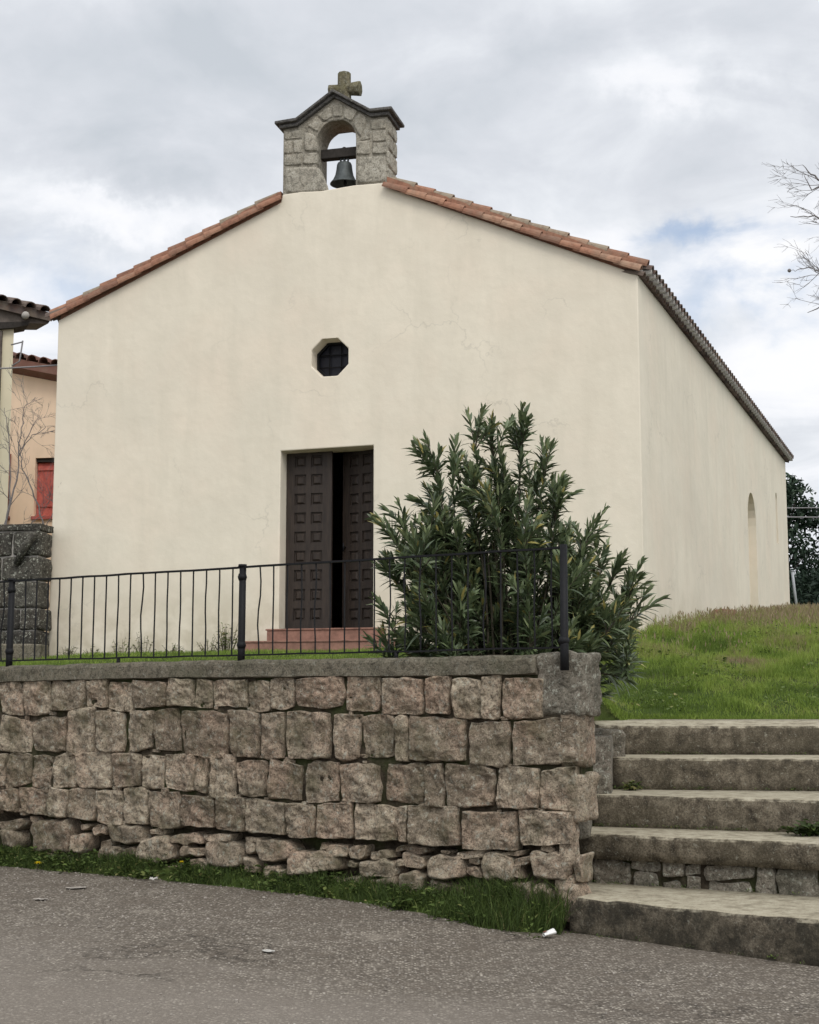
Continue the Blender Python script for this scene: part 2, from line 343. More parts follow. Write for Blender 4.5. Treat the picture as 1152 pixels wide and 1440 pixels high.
def m_asphalt():
    m, t, b, p = new_mat('coarse_asphalt', .9, .2)
    v = tex(t, p, 52, kind='vor', outp='Color'); vd = tex(t, p, 52, kind='vor'); sp = N(t, 'ShaderNodeSeparateColor'); t.links.new(v, sp.inputs[0])
    big = tex(t, p, .5, 6, .65, .4, stretch=(.8, 1.4, 1)); med = tex(t, p, 3.0, 7, .7, .3); f = tex(t, p, 130, 3, .7); f2 = tex(t, p, 24, 6, .75)
    c = ramp(t, sp.outputs[0], [(0, (.10, .086, .07)), (.45, (.205, .178, .146)), (.8, (.34, .30, .245)), (1, (.52, .47, .39))])
    c = mixc(t, ramp(t, vd, [(.30, g3(0)), (.60, g3(.8))]), c, (.085, .07, .054))
    c = mixc(t, ramp(t, f2, [(.38, g3(.55)), (.52, g3(0))]), c, (.085, .07, .055))
    c = mixc(t, ramp(t, med, [(.36, g3(.55)), (.54, g3(0))]), c, (.12, .098, .076))
    c = mixc(t, ramp(t, med, [(.56, g3(0)), (.74, g3(.5))]), c, (.31, .27, .22))
    xy = sepz(t, p)       # smoother, greyer wheel track
    n = math_(t, 'ADD', math_(t, 'MULTIPLY', xy[0], .5097), math_(t, 'MULTIPLY', xy[1], .8603))   # distance across the road
    track = math_(t, 'ADD', n, math_(t, 'MULTIPLY', big, 3.4))
    tr = ramp(t, math_(t, 'MULTIPLY', track, .1), [(.82, g3(.6)), (.97, g3(0))])
    c = mixc(t, tr, c, mixc(t, ramp(t, f, [(.35, g3(0)), (.65, g3(1))]), (.135, .117, .098), (.28, .245, .206)))
    w_ = N(t, 'ShaderNodeVectorMath', operation='ADD'); t.links.new(p, w_.inputs[0])
    nn = N(t, 'ShaderNodeTexNoise', i_Scale=3.0, i_Detail=6, i_Roughness=.65); t.links.new(p, nn.inputs['Vector'])
    sc = N(t, 'ShaderNodeVectorMath', operation='SCALE'); t.links.new(nn.outputs['Color'], sc.inputs[0]); sc.inputs['Scale'].default_value = .7; t.links.new(sc.outputs[0], w_.inputs[1])
    ed = tex(t, w_.outputs[0], .75, kind='vor', feature='DISTANCE_TO_EDGE')
    ck = math_(t, 'MULTIPLY', ramp(t, ed, [(0, g3(.75)), (.012, g3(0))]), ramp(t, big, [(.50, g3(0)), (.60, g3(1))]))
    c = mixc(t, ck, c, (.045, .038, .03))
    setc(t, b, c)
    h = math_(t, 'ADD', math_(t, 'MULTIPLY', ramp(t, vd, [(0, g3(1)), (.7, g3(0))]), math_(t, 'SUBTRACT', 1.0, tr)), math_(t, 'MULTIPLY', f, .4))
    h = math_(t, 'ADD', h, math_(t, 'MULTIPLY', ck, -1.5))
    bump(t, b, h, .8, .009); return m
M['asphalt'] = m_asphalt()
def m_soil():
    m, t, b, p = new_mat('grassy_soil', .97, .1)
    a = tex(t, p, 6, 6, .7); g = tex(t, p, .8, 4, .6)
    c = ramp(t, a, [(.3, (.025, .028, .010)), (.55, (.05, .065, .018)), (.8, (.10, .09, .045))])
    c = mixc(t, ramp(t, g, [(.4, g3(0)), (.65, g3(.6))]), c, (.045, .085, .012))
    setc(t, b, c); bump(t, b, a, 1, .05); return m
M['soil'] = m_soil()
def m_leaf(name, stops, rough=.5, spec=.35, trans=.25):
    m, t, b, p = new_mat(name, rough, spec)
    c = ramp(t, tintn(t), stops)
    setc(t, b, c)
    if trans:
        tr = N(t, 'ShaderNodeBsdfTranslucent'); t.links.new(c, tr.inputs[0])
        mx = N(t, 'ShaderNodeMixShader'); mx.inputs[0].default_value = trans
        t.links.new(b.outputs[0], mx.inputs[1]); t.links.new(tr.outputs[0], mx.inputs[2])
        o = [n for n in t.nodes if n.type == 'OUTPUT_MATERIAL'][0]; t.links.new(mx.outputs[0], o.inputs[0])
    return m
M['grass'] = m_leaf('grass_blades', [(0, (.08, .125, .022)), (.3, (.16, .235, .04)), (.55, (.28, .36, .07)), (.70, (.26, .27, .09)), (.85, (.27, .225, .12)), (1, (.30, .22, .15))], .6, .2, .3)
M['weed'] = m_leaf('weed_leaves', [(0, (.035, .05, .014)), (.35, (.06, .095, .024)), (.75, (.14, .19, .05)), (1, (.27, .24, .10))], .6, .2, .3)
M['oleander'] = m_leaf('oleander_leaves', [(0, (.035, .052, .026)), (.45, (.085, .118, .055)), (.8, (.16, .20, .095)), (.96, (.22, .25, .12)), (1, (.34, .29, .09))], .34, .5, .12)
M['far_leaf'] = m_leaf('far_tree_leaves', [(0, (.014, .026, .018)), (.6, (.028, .048, .028)), (1, (.06, .085, .05))], .6, .2, .1)
def m_plain(name, col, rough=.8, spec=.3, var=.25, scale=14, bmp=.4, metal=0, bd=.01, vcol=None):
    m, t, b, p = new_mat(name, rough, spec); b.inputs['Metallic'].default_value = metal
    a = tex(t, p, scale, 5, .65)
    setc(t, b, mixc(t, ramp(t, a, [(.3, g3(0)), (.7, g3(1))]), tuple(x*(1-var) for x in col), vcol or tuple(x*(1+var) for x in col)))
    bump(t, b, a, bmp, bd); return m
M['iron'] = m_plain('black_iron', (.008, .008, .009), .6, .2, .35, 40, .3, 0, .003)
M['bark'] = m_plain('grey_bark', (.10, .085, .07), .9, .2, .4, 20, .8)
M['twig'] = m_plain('twig_bark', (.17, .155, .15), .9, .2, .3, 20, .3)  # lightened grey: a hazy look put into the twig colour
M['stem'] = m_plain('oleander_stem', (.055, .048, .032), .85, .2, .3, 30, .3)
M['white'] = m_plain('dirty_white_mortar', (.40, .375, .34), .95, .1, .2, 20, .4)
M['bronze'] = m_plain('weathered_bronze', (.075, .085, .085), .6, .5, .3, 18, .3, .35)
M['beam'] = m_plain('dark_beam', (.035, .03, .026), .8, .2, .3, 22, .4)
M['fascia'] = m_plain('dark_eave_boards', (.12, .10, .085), .85, .2, .3, 9, .4)
M['glass'] = m_plain('dark_window_glass', (.012, .012, .018), .45, .25, .2, 3, .05)
M['black'] = m_plain('dark_interior', (.02, .02, .02), .9, .1)
M['paper'] = m_plain('white_paper', (.78, .77, .74), .6, .3, .08, 30, .2)
M['scrap'] = m_plain('dirty_paper', (.46, .44, .40), .8, .2, .2, 40, .3)
M['yellow'] = m_plain('yellow_petals', (.80, .62, .02), .6, .2, .15, 60, .2)
M['rust'] = m_plain('rusty_pipe', (.20, .075, .05), .7, .3, .35, 20, .3)
M['wire'] = m_plain('grey_cable', (.22, .21, .21), .6, .3, .1)
M['light_metal'] = m_plain('grey_metal_post', (.35, .36, .37), .5, .4, .1)
M['brick'] = m_plain('reddish_block', (.22, .12, .085), .95, .1, .35, 14, .6)
M['pebble'] = m_plain('road_pebbles', (.30, .27, .235), .9, .2, .45, 33, .3)
def m_tile(name, stops, lich=.3):
    m, t, b, p = new_mat(name, .9, .2)
    c = ramp(t, tintn(t), stops); a = tex(t, p, 14, 5, .65); g = tex(t, p, 5, 4, .6, off=(3, 3, 3))
    c = mixc(t, ramp(t, a, [(.35, g3(.5)), (.55, g3(0))]), c, (.12, .06, .04))
    c = mixc(t, math_(t, 'MULTIPLY', ramp(t, g, [(.45, g3(0)), (.65, g3(1))]), lich), c, (.22, .19, .14))
    setc(t, b, c); bump(t, b, a, .4, .01); return m
M['tile'] = m_tile('terracotta_tile', [(0, (.20, .105, .072)), (.5, (.31, .155, .10)), (.8, (.37, .20, .13)), (1, (.28, .23, .17))])
M['tile_dark'] = m_tile('shaded_lichen_tile', [(0, (.055, .045, .042)), (.6, (.11, .085, .075)), (1, (.17, .13, .11))], .4)  # eave shade is put into this dark tile colour, along with lichen
M['tile_far'] = m_tile('brown_roof_tile', [(0, (.10, .05, .04)), (1, (.22, .11, .085))], .2)
M['step_tile'] = m_plain('pink_step_tile', (.25, .135, .10), .8, .25, .3, 8, .3)
def m_wood(name, base, light):
    m, t, b, p = new_mat(name, .62, .35)
    a = tex(t, p, 9, 5, .65, .6, stretch=(2.5, 2.5, .25)); f = tex(t, p, 60, 4, .6, stretch=(2, 2, .12))
    c = mixc(t, ramp(t, a, [(.3, g3(0)), (.75, g3(1))]), base, light)
    c = mixc(t, ramp(t, f, [(.35, g3(.5)), (.55, g3(0))]), c, tuple(x*.5 for x in base))
    setc(t, b, c); bump(t, b, f, .3, .003); return m
M['door'] = m_wood('dark_stained_wood', (.020, .014, .011), (.052, .036, .026))
M['red'] = m_plain('flaking_red_paint', (.36, .075, .065), .8, .3, .2, 8, .4, 0, .01, (.50, .13, .10))

# stone outlines (metres along the wall, height): corners TL TR BR BL
COURSE=[-5.873,1.894,-5.59,1.895,-5.566,1.548,-5.831,1.582,-5.568,1.878,-5.21,1.879,-5.194,1.57,-5.525,1.55,-5.175,1.877,-4.77,1.874,-4.781,1.628,-5.171,1.587,-4.743,1.87,-4.508,1.88,-4.517,1.63,-4.744,1.65,-4.478,1.858,-4.219,1.867,-4.227,1.595,-4.493,1.626,-4.217,1.871,-3.847,1.856,-3.839,1.647,-4.197,1.626,-3.802,1.886,-3.526,1.875,-3.542,1.632,-3.818,1.643,-3.508,1.867,-3.338,1.862,-3.341,1.627,-3.5,1.64,-3.327,1.865,-2.949,1.86,-2.944,1.613,-3.294,1.642,-2.928,1.856,-2.717,1.843,-2.709,1.596,-2.908,1.607,-2.701,1.868,-2.468,1.883,-2.473,1.628,-2.687,1.607,-2.449,1.863,-1.968,1.876,-1.968,1.626,-2.43,1.633,-1.939,1.878,-1.622,1.883,-1.637,1.607,-1.946,1.609,-1.601,1.859,-1.223,1.854,-1.23,1.569,-1.59,1.577,-1.193,1.871,-0.973,1.87,-0.989,1.569,-1.201,1.585,-0.971,1.842,-0.707,1.853,-0.705,1.526,-0.947,1.543,-0.689,1.867,-0.535,1.865,-0.545,1.547,-0.688,1.53,-0.513,1.85,-0.178,1.845,-0.19,1.541,-0.513,1.546,-5.826,1.565,-5.421,1.498,-5.436,1.211,-5.836,1.235,-5.426,1.51,-4.996,1.574,-4.977,1.232,-5.381,1.238,-4.95,1.6,-4.657,1.631,-4.657,1.225,-4.949,1.21,-4.635,1.613,-4.312,1.583,-4.306,1.238,-4.609,1.237,-4.237,1.591,-3.966,1.6,-3.97,1.275,-4.239,1.233,-3.972,1.604,-3.685,1.62,-3.667,1.248,-3.927,1.267,-3.667,1.611,-3.149,1.595,-3.136,1.207,-3.625,1.224,-3.13,1.604,-2.825,1.593,-2.816,1.205,-3.099,1.223,-2.798,1.59,-2.557,1.598,-2.562,1.196,-2.791,1.219,-2.529,1.605,-2.092,1.588,-2.098,1.208,-2.524,1.198,-2.055,1.582,-1.81,1.58,-1.822,1.218,-2.053,1.203,-1.776,1.576,-1.489,1.57,-1.495,1.231,-1.771,1.226,-1.455,1.576,-1.368,1.567,-1.379,1.2,-1.461,1.207,-1.34,1.572,-0.834,1.541,-0.857,1.22,-1.351,1.201,-0.801,1.523,-0.467,1.516,-0.479,1.181,-0.808,1.195,-0.434,1.535,0.125,1.541,0.106,1.221,-0.454,1.179,-5.831,1.203,-5.746,1.214,-5.735,0.899,-5.805,0.882,-5.71,1.207,-5.428,1.221,-5.432,0.919,-5.712,0.907,-5.4,1.196,-5.172,1.201,-5.177,0.918,-5.385,0.895,-5.134,1.215,-4.854,1.215,-4.865,0.901,-5.136,0.901,-4.858,1.211,-4.445,1.24,-4.428,0.924,-4.824,0.902,-4.422,1.231,-4.112,1.237,-4.1,0.955,-4.386,0.922,-4.099,1.209,-3.853,1.219,-3.848,0.912,-4.073,0.93,-3.827,1.227,-3.499,1.225,-3.506,0.906,-3.819,0.933,-3.474,1.226,-3.357,1.217,-3.366,0.895,-3.486,0.919,-3.336,1.241,-3.053,1.231,-3.067,0.867,-3.342,0.873,-3.037,1.193,-2.74,1.182,-2.74,0.888,-3.021,0.899,-2.707,1.196,-2.388,1.15,-2.404,0.861,-2.717,0.875,-2.341,1.186,-2.014,1.197,-2.018,0.876,-2.334,0.849,-2.0,1.173,-1.625,1.18,-1.623,0.873,-1.988,0.867,-1.562,1.198,-1.216,1.201,-1.231,0.876,-1.579,0.9,-1.209,1.183,-1.056,1.197,-1.054,0.846,-1.19,0.868,-1.015,1.204,-0.591,1.177,-0.612,0.87,-1.025,0.863,-0.555,1.181,-0.219,1.165,-0.235,0.879,-0.573,0.856,-0.2,1.156,0.088,1.193,0.073,0.872,-0.208,0.891,-5.795,0.869,-5.565,0.877,-5.574,0.664,-5.806,0.687,-5.565,0.894,-5.22,0.892,-5.212,0.664,-5.533,0.689,-5.18,0.906,-4.935,0.887,-4.948,0.645,-5.199,0.661,-4.933,0.898,-4.615,0.908,-4.608,0.641,-4.901,0.636,-4.592,0.906,-4.293,0.899,-4.293,0.596,-4.574,0.625,-4.282,0.928,-4.032,0.933,-4.022,0.615,-4.25,0.612,-4.013,0.916,-3.665,0.909,-3.657,0.615,-3.975,0.588,-3.629,0.899,-3.284,0.869,-3.285,0.617,-3.631,0.631,-3.256,0.871,-2.959,0.871,-2.969,0.595,-3.261,0.607,-2.944,0.873,-2.545,0.85,-2.552,0.596,-2.936,0.606,-2.533,0.856,-2.263,0.838,-2.246,0.577,-2.502,0.575,-2.239,0.853,-1.892,0.88,-1.888,0.585,-2.221,0.571,-1.87,0.874,-1.46,0.865,-1.474,0.587,-1.87,0.582,-1.453,0.857,-1.376,0.851,-1.377,0.577,-1.432,0.583,-1.366,0.868,-0.907,0.865,-0.898,0.574,-1.342,0.58,-0.881,0.845,-0.411,0.855,-0.416,0.557,-0.882,0.543,-0.384,0.856,0.041,0.859,0.037,0.625,-0.37,0.603,-0.165,1.861,0.249,1.966,0.248,1.584,-0.187,1.536]
LOW=[-5.415,0.601,-4.916,0.673,-4.895,0.323,-5.346,0.319,-4.911,0.518,-4.654,0.493,-4.663,0.327,-4.902,0.306,-4.673,0.582,-4.464,0.601,-4.47,0.499,-4.673,0.483,-4.484,0.589,-4.046,0.606,-4.003,0.466,-4.441,0.423,-4.091,0.526,-3.711,0.5,-3.7,0.309,-4.148,0.269,-4.549,0.491,-4.432,0.492,-4.415,0.417,-4.546,0.413,-4.609,0.417,-4.334,0.427,-4.343,0.279,-4.62,0.278,-4.324,0.409,-4.143,0.416,-4.141,0.283,-4.324,0.28,-3.773,0.558,-3.437,0.574,-3.419,0.463,-3.771,0.455,-3.416,0.575,-3.106,0.581,-3.104,0.524,-3.416,0.516,-3.674,0.442,-3.333,0.451,-3.339,0.374,-3.691,0.358,-3.392,0.509,-2.995,0.517,-2.986,0.31,-3.363,0.293,-2.966,0.559,-2.792,0.565,-2.793,0.523,-2.963,0.517,-2.983,0.496,-2.876,0.505,-2.861,0.432,-2.975,0.412,-2.871,0.55,-2.427,0.545,-2.434,0.379,-2.844,0.359,-2.544,0.472,-2.207,0.467,-2.219,0.267,-2.487,0.262,-2.796,0.315,-2.559,0.335,-2.533,0.222,-2.789,0.198,-2.948,0.383,-2.81,0.407,-2.807,0.25,-2.959,0.239,-5.445,0.624,-5.349,0.624,-5.345,0.581,-5.433,0.571,-4.821,0.617,-4.696,0.622,-4.682,0.574,-4.812,0.572,-4.011,0.579,-3.837,0.588,-3.839,0.537,-4.012,0.537,-5.819,0.601,-5.468,0.619,-5.478,0.52,-5.797,0.489,-4.362,0.287,-4.111,0.292,-4.116,0.21,-4.368,0.2,-4.961,0.317,-4.766,0.332,-4.785,0.209,-4.976,0.189,-5.794,0.519,-5.565,0.524,-5.566,0.344,-5.767,0.343,-5.346,0.322,-4.995,0.33,-4.984,0.212,-5.328,0.209,-3.952,0.266,-3.71,0.279,-3.723,0.183,-3.943,0.184,-3.553,0.351,-3.323,0.381,-3.318,0.25,-3.532,0.254,-2.698,0.327,-2.518,0.316,-2.509,0.202,-2.666,0.198,-2.512,0.472,-2.049,0.492,-2.004,0.303,-2.544,0.262,-2.137,0.524,-1.938,0.529,-1.927,0.432,-2.127,0.428,-1.942,0.537,-1.747,0.54,-1.751,0.433,-1.938,0.439,-1.752,0.514,-1.511,0.533,-1.501,0.451,-1.738,0.436,-1.48,0.528,-1.201,0.544,-1.2,0.501,-1.487,0.495,-1.421,0.485,-1.217,0.492,-1.217,0.376,-1.407,0.369,-1.84,0.424,-1.479,0.438,-1.459,0.298,-1.852,0.275,-1.477,0.455,-1.379,0.449,-1.376,0.398,-1.484,0.395,-1.194,0.512,-0.867,0.512,-0.846,0.33,-1.217,0.309,-0.942,0.545,-0.704,0.553,-0.698,0.473,-0.948,0.46,-0.846,0.462,-0.725,0.471,-0.731,0.422,-0.852,0.417,-0.826,0.404,-0.726,0.411,-0.722,0.336,-0.839,0.333,-0.709,0.532,-0.456,0.51,-0.443,0.316,-0.723,0.317,-0.56,0.547,-0.384,0.556,-0.389,0.521,-0.558,0.514,-0.455,0.515,-0.3,0.526,-0.296,0.474,-0.454,0.464,-0.464,0.458,-0.371,0.47,-0.384,0.374,-0.463,0.368,-0.317,0.569,0.044,0.592,0.041,0.38,-0.292,0.358,-0.254,0.593,-0.131,0.6,-0.136,0.553,-0.248,0.553,-1.959,0.421,-1.84,0.425,-1.84,0.378,-1.961,0.369,-2.229,0.544,-2.14,0.56,-2.127,0.487,-2.237,0.483,-1.09,0.548,-1.015,0.554,-1.014,0.523,-1.087,0.522,-2.451,0.263,-2.245,0.265,-2.252,0.158,-2.475,0.148,-2.212,0.26,-1.981,0.276,-1.953,0.174,-2.205,0.152,-1.943,0.267,-1.743,0.297,-1.723,0.148,-1.935,0.165,-1.726,0.291,-1.448,0.293,-1.459,0.143,-1.696,0.129,-1.441,0.364,-1.192,0.357,-1.182,0.199,-1.473,0.174,-1.164,0.276,-0.946,0.28,-0.931,0.145,-1.17,0.119,-0.933,0.271,-0.716,0.282,-0.724,0.143,-0.904,0.127,-0.733,0.264,-0.505,0.278,-0.49,0.132,-0.739,0.116,-0.471,0.335,-0.275,0.337,-0.262,0.109,-0.489,0.095,-0.256,0.319,-0.095,0.342,-0.083,0.115,-0.275,0.092,-0.091,0.34,0.087,0.374,0.093,0.097,-0.068,0.073,0.072,0.547,0.144,0.55,0.14,0.368,0.076,0.357]
BEL=[-0.791,9.579,-0.244,9.56,-0.069,9.126,-0.78,9.151,-0.793,9.77,-0.504,9.756,-0.502,9.579,-0.791,9.59,-0.493,9.76,-0.257,9.754,-0.244,9.571,-0.491,9.584,-0.79,9.978,-0.651,9.97,-0.649,9.77,-0.788,9.778,-0.639,9.98,-0.489,9.982,-0.487,9.765,-0.637,9.774,-0.473,10.117,-0.277,10.017,-0.257,9.765,-0.47,9.775,-0.792,10.113,-0.485,10.124,-0.483,9.993,-0.784,9.995,-0.428,10.17,-0.285,10.309,-0.169,10.206,-0.26,10.058,-0.273,10.325,-0.071,10.446,-0.026,10.27,-0.158,10.216,-0.056,10.456,0.129,10.459,0.116,10.255,-0.015,10.269,0.144,10.443,0.377,10.332,0.259,10.161,0.139,10.241,0.389,10.317,0.513,10.19,0.402,9.891,0.27,10.131,0.341,9.638,0.81,9.611,0.811,9.189,0.332,9.195,0.328,9.87,0.557,9.861,0.558,9.633,0.335,9.65,0.571,9.987,0.801,9.991,0.807,9.816,0.571,9.823,0.571,9.812,0.807,9.805,0.813,9.625,0.572,9.637,0.525,10.175,0.795,10.161,0.801,10.005,0.542,10.012,0.402,9.877,0.554,9.988,0.554,9.876,0.402,9.869]

# ---------------------------------------------------------------- site frames (metres; camera stands on the road at the origin)
FA = Frame((-1.1084, 21.0), (.96633, -.25732))              # church facade, u=0 at the door's middle
SD = Frame((3.126, 19.8724), (.35558, .93465))              # right side wall, u=0 at the front corner
WA = Frame((1.1664, 11.2447), (.86035, -.50971))            # retaining wall, u=0 near its right end
S = lambda v, a, b: (lambda t: t*t*(3-2*t))(min(1, max(0, (v-a)/(b-a))))
def wall_t(x, y): return (x-1.1664)*.86035+(y-11.2447)*-.50971
def wall_n(x, y): return (x-1.1664)*.50971+(y-11.2447)*.86035      # distance behind the wall face
def z_road(x, y):
    t = wall_t(x, y)
    if t >= 0: return -.012*min(t, 6)-.0
    return (.02*S(-t, 0, 1)+.20*(1-math.exp(t/2.2)))*min(1, max(.25, 1-(-wall_n(x, y))*.08))
def bank(u, o):      # low earth bank against the wall: extra height above the road
    h = .09+.05*noise.noise(Vector((u*1.3, 0, 4)))+.07*S(u, -1.5, -.5)
    w_ = .20+.10*noise.noise(Vector((u*1.1, 3, 4)))+.22*S(u, -1.8, -.4)
    w_ = (w_+.05*noise.noise(Vector((u*5, 8, 4))))*(1-.55*S(u, -.35, 0))
    return h*(1-S(o, .02, w_))-.012*S(o, w_*.8, w_*1.2), w_
def z_lawn(x, y):
    d = wall_n(x, y)
    zA = 2.0+.46*S(d, 0.3, 8.2)+.02*max(0, d-8.2)
    if y < 14.9: zB = 1.50-(14.9-y)*.55-.12
    elif y < 15.2: zB = 1.38+(y-14.9)*.6
    elif y < 20: zB = 1.56+(y-15.2)*.228
    elif y < 36: zB = 2.654+(y-20)*.079
    else: zB = 3.918+(y-36)*.02*math.exp(-(y-36)/60)
    if y >= 60: zB = max(zB, 4.2)
    wgt = S(x, 1.35, 2.3) if y > 14.9 else S(x, 1.15, 1.5)
    if y < 14.9 and x < 1.9 and y > 13.0: zB = 1.25
    z = zA*(1-wgt)+zB*wgt
    if y > 15 and x > 2: z += .05*max(0, noise.noise(Vector((x*1.1, y*1.1, 3))))
    if y > 14.9: z += (noise.noise(Vector((x*.6, y*.6, 0)))*.05+noise.noise(Vector((x*1.9, y*1.9, 5)))*.02)*min(1, (y-14.9))
    return z
def grid_mesh(name, xs, ys, zf, keep, m, **kw):
    nx, ny = len(xs), len(ys); V = np.array([(x, y, zf(x, y)) for y in ys for x in xs])
    F = np.array([(j*nx+i, j*nx+i+1, (j+1)*nx+i+1, (j+1)*nx+i) for j in range(ny-1) for i in range(nx-1)
                  if keep((xs[i]+xs[i+1])/2, (ys[j]+ys[j+1])/2)])
    return np_mesh(name, V, F, np.full(len(V), .5), m, **kw)
# road: one sheet along the wall direction
def road():
    ts = sorted(set(np.round(np.concatenate([np.arange(-120, -8, 8), np.arange(-8, 8, .25), np.arange(8, 121, 8)]), 3)))
    ns = sorted(set(np.round(np.concatenate([np.arange(-120, -12, 9), np.arange(-12, 1.6, .25)]), 3)))
    V = []; nx = len(ts)
    for n in ns:
        for t in ts:
            p = WA(t, 0, -n); V.append((p.x, p.y, z_road(p.x, p.y)+noise.noise(Vector((p.x*.7, p.y*.7, 0)))*.006))
    F = np.array([(j*nx+i, j*nx+i+1, (j+1)*nx+i+1, (j+1)*nx+i) for j in range(len(ns)-1) for i in range(nx-1)])
    tag(np_mesh('road', np.array(V), F, np.full(len(V), .5), M['asphalt']), kind='structure')
road()
vs = []; NU = 360
for j in range(13):
    for i in range(NU+1):
        u_, o_ = -9+8.98*i/NU, -.35+1.0*j/12
        p = WA(u_, 0, o_); vs.append((p.x, p.y, z_road(p.x, p.y)+bank(u_, max(0, o_))[0]+noise.noise(Vector((u_*9, o_*9, 1)))*.008))
tag(np_mesh('verge_bank', np.array(vs), np.array([(j*(NU+1)+i, (j+1)*(NU+1)+i, (j+1)*(NU+1)+i+1, j*(NU+1)+i+1) for j in range(12) for i in range(NU)]), np.full(len(vs), .5), M['soil']), kind='structure')
xs = np.concatenate([np.arange(-300, -20, 20), np.arange(-20, -8, 1), np.arange(-8, 16, .25), np.arange(16, 40, 2), np.arange(40, 320, 20)])
ys = np.concatenate([np.arange(9, 40, .25), np.arange(40, 80, 4), np.arange(80, 1000, 60)])
tag(grid_mesh('lawn_ground', list(xs), list(ys), z_lawn,
    lambda x, y: wall_n(x, y) > .36 and (x < 1.20 or y > 14.4 or (x < 1.86 and y > 13.05)), M['soil']), kind='structure')

# ---------------------------------------------------------------- church
UL, UR, ZE, ZP, DEP = -4.38, 4.385, 7.5, 9.17, 16.55
SL = (9.15-7.53)/(4.38-.79)
church = empty('church', FA(0, 2.46), 'small cream plastered country church with a low pitched tiled roof', 'church')
octo = lambda r, cu, cz, k=22.5: [(cu+r*math.cos(R(45*i+k)), cz+r*math.sin(R(45*i+k))) for i in range(8)]
U_OC, Z_OC = -.04, 6.65
top = [(.79, 9.12), (.77, 9.185), (.3, 9.19), (-.2, 9.15), (-.5, 9.165), (-.79, 9.15), (-.815, 9.03)]
outline = [(UL, 1.6), (UR, 1.6), (UR, 7.54)]+[(.79, 9.12)]+top[1:]+[(UL, 7.49)]
door = [(-.772, 2.1), (.618, 2.1), (.618, 5.334), (-.772, 5.312)]
plate('facade_wall', [outline, door, octo(.30, U_OC, Z_OC)], FA, .40, M['plaster'], church, bevel=.02)
# right side wall with a tall arched recess and a slit
def arch(u0, u1, z0, zs, n=12):
    r = (u1-u0)/2; c = (u0+u1)/2
    return [(u0, z0), (u1, z0)]+[(c+r*math.cos(math.pi*i/n), zs+r*1.05*math.sin(math.pi*i/n)) for i in range(n+1)]
side_out = [(.03, 1.8), (DEP, 1.8), (DEP, 7.53), (.03, 7.53)]
plate('side_wall', [side_out, arch(9.95, 11.10, 3.0, 5.35), arch(14.42, 14.72, 5.35, 6.35)], SD, .30, M['plaster'], church)
bk = MB()
a, b = SD(.45, 1.9, -.303), SD(DEP-.1, 1.9, -.303)
bk.box(a, b-a, -SD.n*.25, (0, 0, 5.55)); bk.build('recess_back', M['plaster'], church)
# left and rear walls
lw = MB(); cl_ = FA(UL, 1.8)
lw.box(cl_+SD.d*.42, SD.d*(DEP-.42), FA.d*.4, (0, 0, 5.66)); lw.build('left_wall', M['plaster'], church)
r0, r1 = FA(UL, 0)+SD.d*(DEP-.35), FA(UR, 0)+SD.d*(DEP-.35)
RW = Frame((r0.x, r0.y), FA.d, -FA.n)
plate('rear_wall', [[(.4, 1.8), (8.35, 1.8), (8.35, 7.4), (4.38, 9.2), (.4, 7.4)]], RW, .33, M['plaster'], church)
# roof: two corrugated slopes of canal tiles
def slope(sign):
    rows, pitch, prof = 13, .215, 8
    cols = int((DEP-.35)/pitch)
    V, F, T = [], [], []
    run = 4.36
    for c_ in range(cols):
        for r in range(rows):
            tv = random.random()
            for e in (0, 1):
                s = (r+e)/rows; u = (1-s)*run; z = 9.17-u*.385+(.035 if e == 1 else 0)*-1+(.03 if e == 0 else 0)*0
                lift = .045 if e == 0 else 0.0     # the lower end rides on the next tile
                for k in range(prof+1):
                    al = k/prof*2*math.pi
                    h = .06*math.cos(al)
                    y0 = (c_+k/prof)*pitch+.50
                    p = FA(sign*u, z+h+lift+.03)+SD.d*y0
                    V.append(p); T.append(tv)
            b0 = len(V)-2*(prof+1)
            for k in range(prof):
                q = (b0+k, b0+k+1, b0+prof+1+k+1, b0+prof+1+k); F.append(q if sign > 0 else q[::-1])
    return np.array(V), np.array(F), np.array(T)
V, F, T = join(slope(1), slope(-1))
roof = np_mesh('roof', V, F, T, M['tile'], church)
dk = MB()
for sgn in (1, -1):      # closed deck under the tiles
    e0, r0_ = FA(sgn*4.36, 7.40, -.45), FA(0, 9.06, -.45)
    L_ = SD.d*(DEP-.4); th = Vector((0, 0, .06))
    dk.hexa([e0, r0_, r0_+L_, e0+L_, e0+th, r0_+th, r0_+L_+th, e0+L_+th])
dk.build('roof_deck', M['beam'], church)
def half_tile(mb, a, b, r0, r1, up, th=.014, n=8, flip=1):
    """canal tile from a (narrow end) to b, arched towards `up`"""
    a, b = Vector(a), Vector(b); d = (b-a).normalized(); up = (Vector(up)-d*Vector(up).dot(d)).normalized(); q = d.cross(up)
    vs = []
    for p, r in ((a, r0), (b, r1)):
        for rr in (r, r-th):
            for k in range(n+1):
                al = math.pi*k/n; vs.append(p+q*math.cos(al)*rr+up*math.sin(al)*rr*flip)
    m = n+1; fs = []
    for k in range(n):
        fs += [(k, k+1, 2*m+k+1, 2*m+k), (m+k+1, m+k, 3*m+k, 3*m+k+1), (k+1, k, m+k, m+k+1), (2*m+k, 2*m+k+1, 3*m+k+1, 3*m+k)]
    fs += [(0, 2*m, 3*m, m), (n, m+n, 3*m+n, 2*m+n)]
    mb.add(vs, fs, False)
